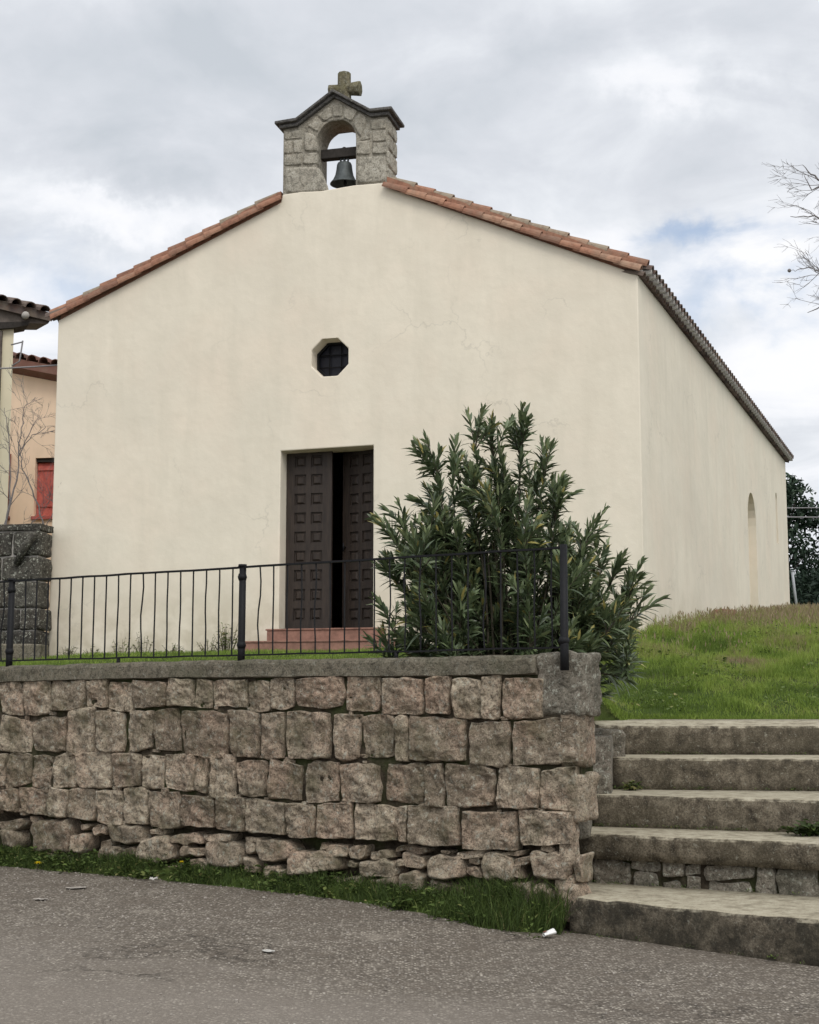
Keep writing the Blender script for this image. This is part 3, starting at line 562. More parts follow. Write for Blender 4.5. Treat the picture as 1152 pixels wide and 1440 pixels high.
def verge(sign, u_top, u_bot, z_top, z_bot, n):
    mb = MB(); d = Vector(FA(u_bot, z_bot))-Vector(FA(u_top, z_top)); L_ = d.length/n; d.normalize()
    side = FA.n; up = Vector((0, 0, 1))
    for i in range(n):
        for row, (off, lift, sh) in enumerate(((.03, .035, 0), (-.11, .175, .30))):
            if row == 1 and i == n-1 and sign > 0: pass
            mb.tint = random.random()*(.9 if row == 0 else 1)
            if row == 1 and random.random() < .5: mb.tint = 1
            p0 = Vector(FA(u_top, z_top, off))+d*(L_*(i+sh-.28))+up*(lift+random.uniform(-.006, .006))
            p1 = p0+d*(L_*1.32)
            p1 = Vector((p1.x, p1.y, p1.z+.022))
            half_tile(mb, p0, p1, .066, .083, up+side*.35)
    return mb.build('verge_tiles', M['tile'], church)
verge(1, .84, 4.42, 9.06, 7.53, 13); verge(-1, -.86, -4.45, 9.0, 7.46, 13)
# mortar bed beneath the verge tiles
vb = MB()
for sgn, ua, ub, za, zb in ((1, .80, 4.36, 9.10, 7.56), (-1, -.83, -4.36, 9.03, 7.50)):
    p, q = FA(ua, za-.03, -.03), FA(ub, zb-.03, -.03); back = FA.n*-.30
    up_ = Vector((0, 0, .215)); vb.hexa([p, q, q+back, p+back, p+up_, q+up_, q+back+up_, p+back+up_])
vb.build('verge_mortar', M['tile'], church)
# eave: two courses of tile ends bedded in mortar along the right side
et, em = MB(), MB(); nrm = SD.n
u = .05
while u < DEP+.05:
    for row, (z, proj, sh) in enumerate(((7.50, .08, 0), (7.605, .18, .1))):
        et.tint = random.random()
        o_ = SD(u+sh, z, 0); p0 = o_-nrm*.25+Vector((0, 0, .10)); p1 = o_+nrm*proj
        half_tile(et, p0, p1, .072, .082, (0, 0, 1), n=6)
        q0 = o_-nrm*.22; q1 = o_+nrm*(proj-.012)
        if row == 1:   # mortar plug
            em.tube([q0+Vector((0, 0, -.01)), q1+Vector((0, 0, -.012))], [.042, .048], 8)
    u += .235
a, b = SD(.08, 7.575, .06), SD(DEP-.1, 7.575, .06)
em.box(a, b-a, -nrm*.25, (0, 0, .045))
et.build('eave_tiles', M['tile_dark'], church); em.build('eave_mortar', M['white'], church)
el = MB(); u = .0
while u < DEP:
    el.tint = random.random(); o_ = FA(UL, 7.5)+SD.d*u
    half_tile(el, o_+FA.d*.3+Vector((0, 0, .15)), o_-FA.d*.17+Vector((0, 0, .02)), .08, .1, (0, 0, 1), n=6); u += .21
el.build('eave_tiles', M['tile_dark'], church)
# octagonal window
wn = MB(); c0 = FA(U_OC, Z_OC, -.31)
ring = [FA(a_, b_, -.31) for a_, b_ in octo(.345, U_OC, Z_OC)]
wn.add(ring, [tuple(range(8))]); win = wn.build('octagonal_window', M['glass'], church)
fr_ = MB(); rin = octo(.262, U_OC, Z_OC); rout = octo(.335, U_OC, Z_OC)
for i in range(8):
    j = (i+1) % 8; P = [FA(*rout[i], -.30), FA(*rout[j], -.30), FA(*rin[j], -.30), FA(*rin[i], -.30)]; f = FA.n*.05
    fr_.hexa(P+[p+f for p in P])
fr_.build('window_frame', M['iron'], win)
gb = MB()
for k in (-.09, .09): gb.tube([FA(U_OC+k, Z_OC-.27, -.27), FA(U_OC+k, Z_OC+.27, -.27)], .009, 6)
for k in (-.09, .09): gb.tube([FA(U_OC-.27, Z_OC+k, -.265), FA(U_OC+.27, Z_OC+k, -.265)], .009, 6)
gb.build('grille', M['iron'], win)
# double door, dark stained, 2 x 9 raised panels a leaf; the right leaf stands ajar
def door_leaf(hinge, direction, outn, knob):
    fr = Frame((hinge.x, hinge.y), direction, outn); W_, z0, z1 = .688, 2.765, 5.40
    mb = MB()
    mb.box(fr(0, z0, -.055), fr.d*W_, fr.n*.03, (0, 0, z1-z0))          # board behind the panels
    xs_ = [0, .135, .315, .40, .58, W_]                                  # stile, panel, stile, panel, stile
    for a_, b_ in ((0, .125), (.30, .375), (.55, W_)): mb.box(fr(a_, z0, -.025), fr.d*(b_-a_), fr.n*.025, (0, 0, z1-z0))
    rows = 9; ph = .172; step = (z1-z0-.14)/rows
    for (a_, b_) in ((.125, .30), (.375, .55)):
        z = z0
        for r in range(rows):
            nz_ = z0+.12+r*step
            mb.box(fr(a_, z, -.025), fr.d*(b_-a_), fr.n*.025, (0, 0, nz_-z)); z = nz_+ph
            c_ = ((a_+b_)/2, nz_+ph/2); h1, h2 = .066, .042                 # raised pyramid panel
            P = [fr(c_[0]+sx*h1, c_[1]+sz*h1, -.025) for sx, sz in ((-1, -1), (1, -1), (1, 1), (-1, 1))]
            Q = [fr(c_[0]+sx*h2, c_[1]+sz*h2, -.002) for sx, sz in ((-1, -1), (1, -1), (1, 1), (-1, 1))]
            mb.add(P+Q, [(4, 5, 6, 7), (0, 1, 5, 4), (1, 2, 6, 5), (2, 3, 7, 6), (3, 0, 4, 7)])
        mb.box(fr(a_, z, -.025), fr.d*(b_-a_), fr.n*.025, (0, 0, z1-z))
    lf = mb.build('door_leaf', M['door'], church)
    if knob is None: return lf
    hb = MB(); hb.tube([fr(knob, 3.95, 0), fr(knob, 3.95, .045)], .012, 6); hb.tube([fr(knob, 4.01, .045), fr(knob, 3.89, .045)], .013, 6)
    hb.build('handle', M['iron'], lf)
    return lf
door_leaf(FA(-.768, 0, -.255), FA.d, FA.n, None)
ang = R(26); dd = (-FA.d*math.cos(ang)-FA.n*math.sin(ang)); nn_ = Vector((dd.y, -dd.x, 0)); nn_ = nn_ if nn_.dot(FA.n) > 0 else -nn_
lf = door_leaf(FA(.612, 0, -.255), dd, nn_, .63); tag(lf, 'right door leaf standing ajar')
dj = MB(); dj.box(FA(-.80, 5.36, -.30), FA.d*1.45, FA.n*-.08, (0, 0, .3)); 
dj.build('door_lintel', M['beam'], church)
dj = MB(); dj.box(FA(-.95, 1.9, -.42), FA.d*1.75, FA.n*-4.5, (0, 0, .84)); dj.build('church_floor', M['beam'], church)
# ---- belfry
BZ = 9.15
bel = MB()
arc = [(.025+.30*math.cos(math.pi*i/14), 9.93+.30*math.sin(math.pi*i/14)) for i in range(15)]
sh_out = [(-.80, 8.9), (.80, 8.9), (.80, 10.22), (.56, 10.24), (0, 10.62), (-.56, 10.22), (-.80, 10.20)]
hole = [(-.275, 9.15), (.325, 9.15)]+arc
belf = plate('belfry', [sh_out, hole], FA, .50, M['tower_stone'], church, out=-.03, bevel=.015)
tb = MB()
for i in range(0, len(BEL), 8):
    tb.tint = random.uniform(.1, .9); patch(tb, BEL[i:i+8], FA, .022, .05, 10, .15, .008, out=-.03, edge=.16, wob=.006)
SE = Frame(FA(.80, 0, -.03)[:2], -FA.n, FA.d)     # right flank of the belfry
z = 9.15
for h in (.30, .26, .24, .22):
    cut = random.uniform(.2, .32)
    for a_, b_ in ((.01, cut-.006), (cut+.006, .49)):
        tb.tint = random.uniform(.1, .9); patch(tb, (a_, z+h-.012, b_, z+h-.012, b_, z+.004, a_, z+.004), SE, .025, .05, 9, .15, .01, edge=.16, wob=.006)
    z += h
tb.build('belfry_blocks', M['tower_stone'], belf)
# moulded cornice following the belfry's stepped gable: lower bed and wider top slab
def cornice(mb, ov, z_off, th, fo):
    top_ = [(-.80-ov, 10.20), (-.57, 10.22), (0, 10.60), (.57, 10.24), (.80+ov, 10.24)]
    vs = []
    for (u_, z_) in top_:
        for (o_, dz) in ((fo, 0), (-.53-fo-.03, 0)):
            vs.append(FA(u_, z_+z_off, o_-.0)); vs.append(FA(u_, z_+z_off+th, o_))
    fs = []
    for i in range(4):
        b_ = i*4; fs += [(b_, b_+4, b_+5, b_+1), (b_+3, b_+7, b_+6, b_+2), (b_+1, b_+5, b_+7, b_+3), (b_+2, b_+6, b_+4, b_)]
    fs += [(0, 1, 3, 2), (16, 18, 19, 17)]
    mb.add(vs, fs)
cm = MB(); cm.tint = .3; cornice(cm, .045, -.045, .055, .035); cm.tint = .7; cornice(cm, .10, .012, .048, .09)
cm.build('cornice', M['cornice'], belf, bevel=.012)
xm = MB()      # stone cross, thick eight-sided arms
CX = lambda u_, z_: FA(u_, z_, -.20)
xm.tint = .6
def arm(a_, b_, r0, r1): xm.tube([a_, a_.lerp(b_, .5), b_], [r0, (r0+r1)/2*.96, r1], 8)
arm(CX(.09, 10.50), CX(.09, 11.01), .112, .10); arm(CX(.09, 10.755), CX(.34, 10.745), .095, .118); arm(CX(.09, 10.755), CX(-.14, 10.755), .09, .098)
xm.build('cross', M['cross'], belf, bevel=.01)

# bell and its headstock
bell = empty('church_bell', FA(.025, 9.72, -.28), 'weathered bronze bell hanging in the arch of the belfry', 'bell')
prof = [(r_*1.12, h_) for r_, h_ in [(.0, .325), (.05, .325), (.088, .31), (.10, .28), (.108, .20), (.122, .12), (.150, .05), (.187, .0), (.190, -.012), (.176, -.012), (.14, .05), (.105, .13), (.09, .26), (0, .29)]]
bm_ = MB(); n = 28; vs = []
bc = FA(.075, 9.335, -.28)
for (r, h) in prof:
    for k in range(n): vs.append(bc+Vector((math.cos(2*math.pi*k/n)*r, math.sin(2*math.pi*k/n)*r, h)))
bm_.add(vs, [(i*n+k, i*n+(k+1) % n, (i+1)*n+(k+1) % n, (i+1)*n+k) for i in range(len(prof)-1) for k in range(n)], True)
for r, h in ((.106, .235), (.128, .105)):
    bm_.tube([bc+Vector((math.cos(2*math.pi*k/20)*r, math.sin(2*math.pi*k/20)*r, h)) for k in range(21)], .006, 5, False)
bm_.build('bell_body', M['bronze'], bell)
cr = MB()
for s_ in (-1, 1): cr.tube([bc+FA.d*.05*s_+Vector((0, 0, .31)), bc+FA.d*.06*s_+Vector((0, 0, .37)), bc+FA.d*.02*s_+Vector((0, 0, .42))], .016, 6)
cr.tube([bc+Vector((0, 0, .31)), bc+Vector((0, 0, .44))], .02, 6); cr.build('bell_crown', M['bronze'], bell)
hs = MB(); hs.box(FA(-.272, 9.72, -.35), FA.d*.594, FA.n*.14, (0, 0, .145)); hs.tube([FA(.07, 9.86, -.28), FA(.07, 9.895, -.28)], .03, 8)
hs.build('headstock', M['beam'], bell, bevel=.012)
ck = MB(); ck.tube([bc+Vector((0, 0, .29)), bc+Vector((.01, 0, .06)), bc+Vector((.012, 0, .0)), bc+Vector((.012, 0, -.04))], [.008, .012, .026, .014], 8)
ck.build('clapper', M['iron'], bell)

# doorstep of pink tiles
ds = empty('doorstep', FA(-.1, 2.4), 'two pink tiled steps below the dark double door', 'steps')
for (a_, b_, z0, z1, dpt) in ((-.83, .80, 2.3, 2.735, .32), (-1.10, 1.10, 2.2, 2.555, .62)):
    q = MB()
    k0 = .0 if dpt < .5 else .323
    q.box(FA(a_, z0, .002), FA.d*(b_-a_), FA.n*dpt, (0, 0, z1-z0-.02)) if dpt < .5 else q.box(FA(a_, z0, .003), FA.d*(b_-a_), FA.n*dpt, (0, 0, z1-z0-.02))
    w_ = (b_-a_+.04)/6
    for i in range(6): q.box(FA(a_-.02+i*w_+.003, z1-.02, .002), FA.d*(w_-.006), FA.n*(dpt+.015), (0, 0, .022))
    q.build('step', M['step_tile'], ds, bevel=.004)

# ---------------------------------------------------------------- retaining wall
def rough_block(mb, c, ax, ay, az, n=12, amp=.02, rnd=.12):
    """box with half-axes ax, ay, az, rounded and roughened"""
    c, ax, ay, az = map(Vector, (c, ax, ay, az)); sd = Vector((random.random()*50, 3, 9)); V_ = []; F_ = []; idx = {}
    L3 = (ax.length, ay.length, az.length)
    def vert(i, j, k):
        if (i, j, k) in idx: return idx[(i, j, k)]
        a_, b_, d_ = (2*i/n-1, 2*j/n-1, 2*k/n-1)
        l = [a_*L3[0], b_*L3[1], d_*L3[2]]; r = min(L3)*rnd*2
        core_ = [max(-L3[m]+r, min(L3[m]-r, l[m])) for m in range(3)]
        dv = Vector([l[m]-core_[m] for m in range(3)])
        if dv.length > r: dv = dv.normalized()*r
        l = Vector(core_)+dv
        p = c+ax.normalized()*l[0]+ay.normalized()*l[1]+az.normalized()*l[2]
        dr = (p-c).normalized(); p = p+dr*(noise.noise(p*5+sd)*1.2+noise.noise(p*14+sd)*.7-abs(noise.noise(p*30+sd))*.5)*amp
        idx[(i, j, k)] = len(V_); V_.append(p); return idx[(i, j, k)]
    for a_ in range(n):
        for b_ in range(n):
            for f, g in ((lambda x, y: (x, y, 0), 1), (lambda x, y: (x, y, n), 0), (lambda x, y: (0, x, y), 1), (lambda x, y: (n, x, y), 0), (lambda x, y: (y, 0, x), 1), (lambda x, y: (y, n, x), 0)):
                q = [vert(*f(a_, b_)), vert(*f(a_+1, b_)), vert(*f(a_+1, b_+1)), vert(*f(a_, b_+1))]
                F_.append(tuple(q[::-1] if g else q))
    mb.add(V_, F_, True)
rw = empty('retaining_wall', WA(-3, 0, -.2), 'rubble stone retaining wall with a mossy concrete coping beside the road', 'wall')
core = MB()
nu, nz_ = 300, 64
vs = []
for j in range(nz_+1):
    for i in range(nu+1):
        u_, z_ = -9+9.03*i/nu, -.25+2.14*j/nz_; k_ = S(z_, .55, .75); p = Vector((u_*3, z_*3, 2))
        o_ = -.15*(1-k_)-.022*k_+(noise.noise(p*1.6)*.045+noise.noise(p*4)*.025)*(1.6-k_)*(.9-.3*k_)
        vs.append(WA(u_, z_, o_))
core.add(vs, [(j*(nu+1)+i, j*(nu+1)+i+1, (j+1)*(nu+1)+i+1, (j+1)*(nu+1)+i) for j in range(nz_) for i in range(nu)], True)
core.box(WA(-9, -.3, -.28), WA.d*8.8, -WA.n*.06, (0, 0, 2.18)); core.build('mortar_core', M['mortar'], rw)
stn = MB()
ncs = len(COURSE)//8
for i in range(ncs):
    q = COURSE[i*8:i*8+8]; stn.tint = min(1, max(0, random.gauss(.5, .28)))
    big = i == ncs-1
    if big: continue
    gq = .008; q = [q[0]-gq, q[1]+gq, q[2]+gq, q[3]+gq, q[4]+gq, q[5]-gq, q[6]-gq, q[7]-gq]
    patch(stn, q, WA, random.uniform(.02, .06), .09, 30, random.uniform(.06, .20), .025, out=-.012, edge=random.uniform(.06, .13), wob=.022)
    if q[2] < -3.0:          # the wall runs on to the left of the picture
        patch(stn, [q[k]-2.9 if k % 2 == 0 else q[k] for k in range(8)], WA, .05, .07, 8, .3, .02, out=-.02, wob=.03)
for i in range(0, len(LOW), 8):
    q = LOW[i:i+8]; stn.tint = min(1, max(0, random.gauss(.6, .25)))
    patch(stn, q, WA, .015+.07*min(1, abs(q[1]-q[7])/.2)*random.uniform(.7, 1.2), .14, 18, random.uniform(.2, .45), .022, out=-.04, edge=.28, wob=.04)
    if q[2] < -3.0: patch(stn, [q[k]-2.9 if k % 2 == 0 else q[k] for k in range(8)], WA, .05, .09, 8, .5, .02, out=-.03, edge=.4, wob=.05)
for _ in range(95):      # pinning stones wedged in the joints
    k_ = random.randrange(ncs-1); q = COURSE[k_*8:k_*8+8]; u_, z_ = q[6]+random.uniform(-.03, .03), q[7]-.012+random.uniform(-.02, .03)
    w_, h_ = random.uniform(.03, .085), random.uniform(.02, .045); stn.tint = random.random()
    if z_ < .62: continue
    patch(stn, (u_-w_/2, z_+h_/2, u_+w_/2, z_+h_/2, u_+w_/2, z_-h_/2, u_-w_/2, z_-h_/2), WA, .022, .03, 8, .4, .01, out=-.015, edge=.3, wob=.012)
EF = Frame(WA(.13, 0, 0)[:2], -WA.n, WA.d)      # end face of the wall, turned to the steps
for z0, z1, cut in ((1.17, 1.62, .29), (.78, 1.16, .12)):
    for a_, b_ in ((.0, cut), (cut+.012, .30)):
        if b_-a_ < .05: continue
        stn.tint = random.random(); patch(stn, (a_, z1, b_, z1, b_, z0, a_, z0), EF, .05, .12, 12, .2, .022, out=-.05, edge=.2, wob=.02)
EL = Frame(WA(.045, 0, 0)[:2], -WA.n, WA.d)
for z0, z1 in ((.43, .77),):
    stn.tint = random.random(); patch(stn, (-.01, z1, .12, z1, .12, z0, -.01, z0), EL, .03, .08, 10, .2, .015, out=-.03, edge=.2, wob=.015)
stn.tint = .6; rough_block(stn, WA(-.03, .24, -.07), WA.d*.085, WA.n*.09, (0, 0, .17), 12, .018, .2)
stn.build('stones', M['rubble'], rw)
cr_ = MB(); cr_.box(WA(.06, .80, -.06), WA.d*.03, -WA.n*.22, (0, 0, .9)); cr_.box(WA(-.28, -.2, -.06), WA.d*.30, -WA.n*.10, (0, 0, 1.0)); cr_.build('mortar_core', M['mortar'], rw)
# big lichened block on the corner, rough all round
qb = MB(); qb.tint = .5
rough_block(qb, WA(-.05, 1.80, -.15), WA.d*.21, WA.n*-.165, (0, 0, .235), 30, .032, .12)
qb.build('corner_block', M['quoin'], rw)
cp = MB()      # coping: a long cast slab with a slightly uneven edge
nseg = 110; prof_ = [(-.34, 1.90), (-.34, 2.02), (-.02, 2.03), (.025, 2.012), (.035, 1.99), (.034, 1.885), (.0, 1.875)]
vs = []
for i in range(nseg+1):
    u_ = -9+8.77*i/nseg
    for (o_, z_) in prof_:
        p = Vector((u_*4, o_*4, z_*4)); e = noise.noise(p)*.007+noise.noise(p*4)*.004
        if u_ > -.8 and o_ > 0: e += noise.noise(p*3)*.014*(u_+.8)/.8
        vs.append(WA(u_+0, z_+e+.006*math.sin(u_*1.3), o_+e*1.5))
k = len(prof_); fs = [(i*k+j, i*k+(j+1) % k, (i+1)*k+(j+1) % k, (i+1)*k+j) for i in range(nseg) for j in range(k)]
fs += [tuple(range(k))[::-1], tuple(range(nseg*k, nseg*k+k))]
cp.add(vs, fs, False); cp.build('coping', M['coping'], rw)

# ---------------------------------------------------------------- stone steps up to the lawn
stt = empty('garden_steps', (2.6, 12.2, 0), 'flight of five worn concrete steps climbing from the road to the lawn', 'steps')
def slab(name, fl, fr_, bl, br, z0, z1, mat, under=0, n=48, amp=.012, lip=0):
    """cast step: rough front edge from fl to fr_, running back to bl-br"""
    fl, fr_, bl, br = [Vector(q_) for q_ in (fl, fr_, bl, br)]
    prof = [(0, z0, under), (0, z0+(z1-z0)*.35, under*.2), (0, z0+(z1-z0)*.7, 0), (0, z1-.025, 0), (.012, z1-.006, 0), (.035, z1, 0), (.3, z1, 0), (.6, z1+lip*.6, 0), (1, z1+lip, 0), (1, z0, 0)]
    vs = []
    rs = random.random()*40
    for i in range(n+1):
        s = i/n; f = fl.lerp(fr_, s); b_ = bl.lerp(br, s); inw = (b_-f).normalized()
        for (t, z_, und) in prof:
            q_ = f.lerp(b_, t) if t > .05 else f+inw*t
            p = Vector((q_.x*3.5+rs, q_.y*3.5, z_*6)); e = noise.noise(p)*amp+noise.noise(p*3.3)*amp*.6
            q_ = q_+inw*(und+e*1.1 if t < .05 else 0)
            vs.append(Vector((q_.x, q_.y, z_+(e*.7 if t < .5 and z_ > z0+.05 else 0))))
    k = len(prof); fs = [(i*k+j, (i+1)*k+j, (i+1)*k+(j+1) % k, i*k+(j+1) % k) for i in range(n) for j in range(k)]
    fs += [tuple(range(k)), tuple(range(n*k, n*k+k))[::-1]]
    mb = MB(); mb.add(vs, fs, True); return mb.build(name, mat, stt)
ext = lambda a, b, s: (a[0]+(b[0]-a[0])*s, a[1]+(b[1]-a[1])*s, 0)
P5, P4, P3, P2, P1 = ((1.17, 11.20), (2.63, 9.86)), ((1.31, 12.05), (2.97, 11.09)), ((1.53, 12.66), (3.21, 11.93)), ((1.81, 13.50), (3.58, 13.20)), ((1.82, 14.46), (3.95, 14.30))
slab('step', ext(*P5, 0), ext(*P5, 2.6), ext((1.30, 12.35), (3.2, 11.3), 0), ext((1.30, 12.35), (3.2, 11.3), 2.4), -.1, .26, M['step'], amp=.02)
slab('step', ext(*P4, -.10), ext(*P4, 2.4), ext((1.30, 12.95), (3.4, 12.1), 0), ext((1.42, 12.95), (3.4, 12.1), 2.3), .45, .65, M['step'], .02, amp=.012)
slab('step', ext(*P3, 0), ext(*P3, 2.4), ext((1.55, 13.9), (3.7, 13.4), 0), ext((1.55, 13.9), (3.7, 13.4), 2.2), .60, .91, M['step'])
slab('step', ext(*P2, 0), ext(*P2, 2.4), ext((1.75, 14.8), (3.7, 14.6), 0), ext((1.75, 14.8), (3.7, 14.6), 2.4), .88, 1.19, M['step'])
slab('step', ext(*P1, -.0), ext(*P1, 2.4), ext((1.80, 15.05), (4.0, 14.95), 0), ext((1.80, 15.05), (4.0, 14.95), 2.3), 1.16, 1.465, M['step'], lip=.055)
# rubble course under the fourth slab
RB = Frame(P4[0], (P4[1][0]-P4[0][0], P4[1][1]-P4[0][1]))
rb = MB(); u_ = -.18
while u_ < 4.2:
    w_ = random.uniform(.10, .46); rb.tint = random.uniform(.0, .9); k_ = random.random()
    if k_ < .4:
        hm = .34+random.uniform(-.05, .05)
        patch(rb, (u_, .455, u_+w_, .455, u_+w_, hm+.004, u_, hm+.004), RB, .02, .05, 12, .2, .018, out=random.uniform(-.10, -.075), edge=.2, wob=.03)
        patch(rb, (u_+.03, hm, u_+w_*.9, hm, u_+w_, .20, u_, .20), RB, .02, .05, 12, .2, .018, out=random.uniform(-.10, -.07), edge=.2, wob=.03)
    else: patch(rb, (u_+random.uniform(-.03, .03), .46, u_+w_+random.uniform(-.03, .03), .455, u_+w_, .20, u_, .20), RB, .022, .05, 14, .15, .02, out=random.uniform(-.11, -.07), edge=.16, wob=.03)
    u_ += w_+.004
rb.build('rubble_riser', M['quoin'], stt)
rc = MB(); rc.box(RB(-.19, .1, -.10), RB.d*4.4, -RB.n*.5, (0, 0, .349)); rc.build('mortar_core', M['mortar'], stt)
# cheek of rough masonry between the wall's end and the upper steps
ch = MB(); ch.tint = .8
rough_block(ch, (1.74, 13.60, 1.17), (.09, .0, 0), (0.10, .62, 0), (0, 0, .22), 18, .022, .12)
ch.tint = .3
rough_block(ch, (1.74, 14.08, 1.23), (.22, 0, 0), (0, .42, 0), (0, 0, .20), 18, .02, .12)
rough_block(ch, (1.60, 13.2, .82), (.16, 0, 0), (0.06, .48, 0), (0, 0, .26), 14, .022, .12)
ch.tint = .6; rough_block(ch, (1.36, 12.2, 1.09), (.10, 0, 0), (.075, .56, 0), (0, 0, .46), 18, .02, .1)
ch.build('cheek_wall', M['quoin'], stt)

# ---------------------------------------------------------------- railing
rl = empty('iron_railing', WA(-3.05, 2.03, -.05), 'black wrought iron railing with slightly bent bars on the stone wall', 'railing')
PO = -.035
def post(u_, z0, z1, o_=PO, r=.032):
    mb = MB(); mb.tube([WA(u_, z0, o_), WA(u_, z0+.12, o_), WA(u_+.004, z1, o_+.0)], [r, r, r*.93], 12)
    for zz in (z0+.17, z1-.10): mb.tube([WA(u_, zz-.03, o_), WA(u_, zz, o_), WA(u_, zz+.03, o_)], [r, r*1.28, r], 12)
    mb.tube([WA(u_, z1-.012, o_), WA(u_, z1+.01, o_)], [r*1.25, r*1.1], 12)
    mb.build('post', M['iron'], rl)
post(-5.79, 1.99, 2.845); post(-3.05, 1.99, 2.845); post(-8.5, 1.99, 2.845)
mb = MB(); mb.tube([WA(.03, 1.90, .075), WA(.03, 2.05, .075), WA(-.005, 2.85, -.01)], [.034, .032, .028], 12); mb.tube([WA(.025, 2.09, .07), WA(.023, 2.12, .066), WA(.02, 2.15, .062)], [.032, .045, .032], 12)
mb.build('post', M['iron'], rl)
for nm, z_, th in (('top_rail', 2.83, .016), ('bottom_rail', 2.075, .013)):
    mb = MB(); pts = [WA(-9+9*i/60, z_+noise.noise(Vector((i*.4, z_, 0)))*.008, PO) for i in range(60)]+[WA(0.0 if z_ > 2.5 else .02, z_, 0.0 if z_ > 2.5 else .03)]
    vs = []
    for p in pts: vs += [p+WA.n*.016+Vector((0, 0, -th/2)), p-WA.n*.016+Vector((0, 0, -th/2)), p-WA.n*.016+Vector((0, 0, th/2)), p+WA.n*.016+Vector((0, 0, th/2))]
    mb.add(vs, [(i*4+j, i*4+(j+1) % 4, i*4+4+(j+1) % 4, i*4+4+j) for i in range(len(pts)-1) for j in range(4)]+[(3, 2, 1, 0), tuple(len(vs)-4+i for i in range(4))])
    mb.build(nm, M['iron'], rl)
u_ = -8.64; posts = (-8.5, -5.79, -3.05, 0)
while u_ < -.06:
    if min(abs(u_-q) for q in posts) > .05:
        mb = MB(); ph = random.uniform(0, 6); bend = random.choice((.1, .2, .4, .5, 1.0, 1.5))*.008
        pts = [WA(u_+bend*math.sin(ph+i*1.1)*math.sin(math.pi*i/6)*1.3, 2.075+.755*i/6, PO+bend*.5*math.sin(i)) for i in range(7)]
        mb.tube(pts, .0085, 4, True); mb.sm = [False]*len(mb.sm); mb.build('baluster', M['iron'], rl)
    u_ += .1444
for u2 in (-4.43, -7.1, -1.5):
    mb = MB(); mb.tube([WA(u2, 2.0, PO), WA(u2, 2.075, PO)], .017, 8); mb.build('rail_foot', M['iron'], rl)

# ---------------------------------------------------------------- left: dark basalt wall, kerb, two houses
bw = empty('basalt_wall', (-6.5, 21.4, 2.3), 'dark lichen spotted stone block wall beside the left corner of the church', 'wall')
BWF = Frame((-5.36, 21.62), (.98, -.2)); bb = MB()
zc = 2.36
for h, cuts in ((.40, (.52, 1.15, 1.9)), (.32, (.30, .95, 1.5)), (.40, (.42, 1.05, 1.8)), (.36, (.62, 1.3, 2.0)), (.37, (.46, .98, 1.7)), (.115, (.8, 1.6))):
    prev = .0+random.uniform(-.03, .03)
    for c_ in list(cuts)+[2.7]:
        bb.tint = random.random()
        rough_block(bb, BWF(-(prev+c_)/2, zc+h/2, -.2), BWF.d*((c_-prev)/2-.008), BWF.n*.22, (0, 0, h/2-.007), 10, .014, .10)
        prev = c_+.0
    zc += h
bb.build('stone_blocks', M['basalt'], bw)
bc_ = MB(); bc_.box(BWF(-2.65, 2.2, -.03), BWF.d*2.58, -BWF.n*.3, (0, 0, 2.02)); bc_.build('mortar_joints', M['white'], bw)
bs = MB(); bs.tube([BWF(-.36, 3.72, .05), BWF(-.20, 3.98, .10), BWF(-.06, 4.12, .12), BWF(.02, 4.2, .12)], [.05, .06, .045, .025], 8); bs.build('broken_bracket', M['basalt'], bw)
kb = MB(); kb.tint = .6
rough_block(kb, (-6.35, 21.05, 2.38), (1.25, -.12, 0), (.03, .16, 0), (0, 0, .15), 14, .012, .1)
k_ = kb.build('concrete_kerb', M['coping'], None, origin=(-6.35, 21.05, 2.23)); tag(k_, 'low concrete kerb at the foot of the dark stone wall', 'kerb')

def tiled_eave(mb, fr, u0, u1, z, rise, run, r=.09, pitch=.22):
    """canal-tile roof slope whose eave runs along the frame and which climbs away from its face"""
    u_ = u0
    while u_ < u1:
        mb.tint = random.random(); half_tile(mb, fr(u_, z+rise, -run), fr(u_, z, .0), r*.9, r, (0, 0, 1), n=5); u_ += pitch
h1 = empty('near_house', (-8.5, 24, 2.4), 'pale plastered house with a deep dark eave at the left edge', 'house')
K = lambda px, py, Y=24.0: Vector(((px-576)*.000466*Y, Y, 1.6+(Y*(1000-py)*.000466)))     # metres off this house's front, measured on the picture
def prism(mb, f, back):
    f = [Vector(q_) for q_ in f]; n = len(f); b_ = [q_+Vector(back) for q_ in f]
    mb.add(f+b_, [tuple(range(n))[::-1], tuple(range(n, 2*n))]+[(i, (i+1) % n, n+(i+1) % n, n+i) for i in range(n)])
q = MB(); q.hexa([(-14, 24.0, 1.8), (-6.52, 24.0, 1.8), (-8.3, 30, 1.8), (-14, 30, 1.8), (-14, 24.0, 7.95), (-6.52, 24.0, 7.95), (-8.3, 30, 7.95), (-14, 30, 7.95)]); q.build('wall', M['house_pale'], h1)
q = MB(); q.box((-14, 23.94, 1.9), (7.30, 0, 0), (0, .055, 0), (0, 0, 5.9)); q.build('porch_panel', M['fascia'], h1)
EA, EB = Vector((-9.2, 23.2, 8.72)), Vector((-5.90, 24.0, 8.06))
HF = Frame(EA[:2], (EB-EA)[:2]); Lh = (Vector((EB.x-EA.x, EB.y-EA.y, 0))).length; dz = EB.z-EA.z
q = MB(); n = 15
for i in range(n):
    s0 = (i+.5)/n; q.tint = random.random(); p = HF(Lh*s0, EA.z+dz*s0+.03, .10)
    half_tile(q, HF(Lh*s0, EA.z+dz*s0+.75, -2.0)+Vector((-1.0, 0, 0)), p, .085, .10, (0, 0, 1), n=6)
q.build('roof', M['tile_dark'], h1)
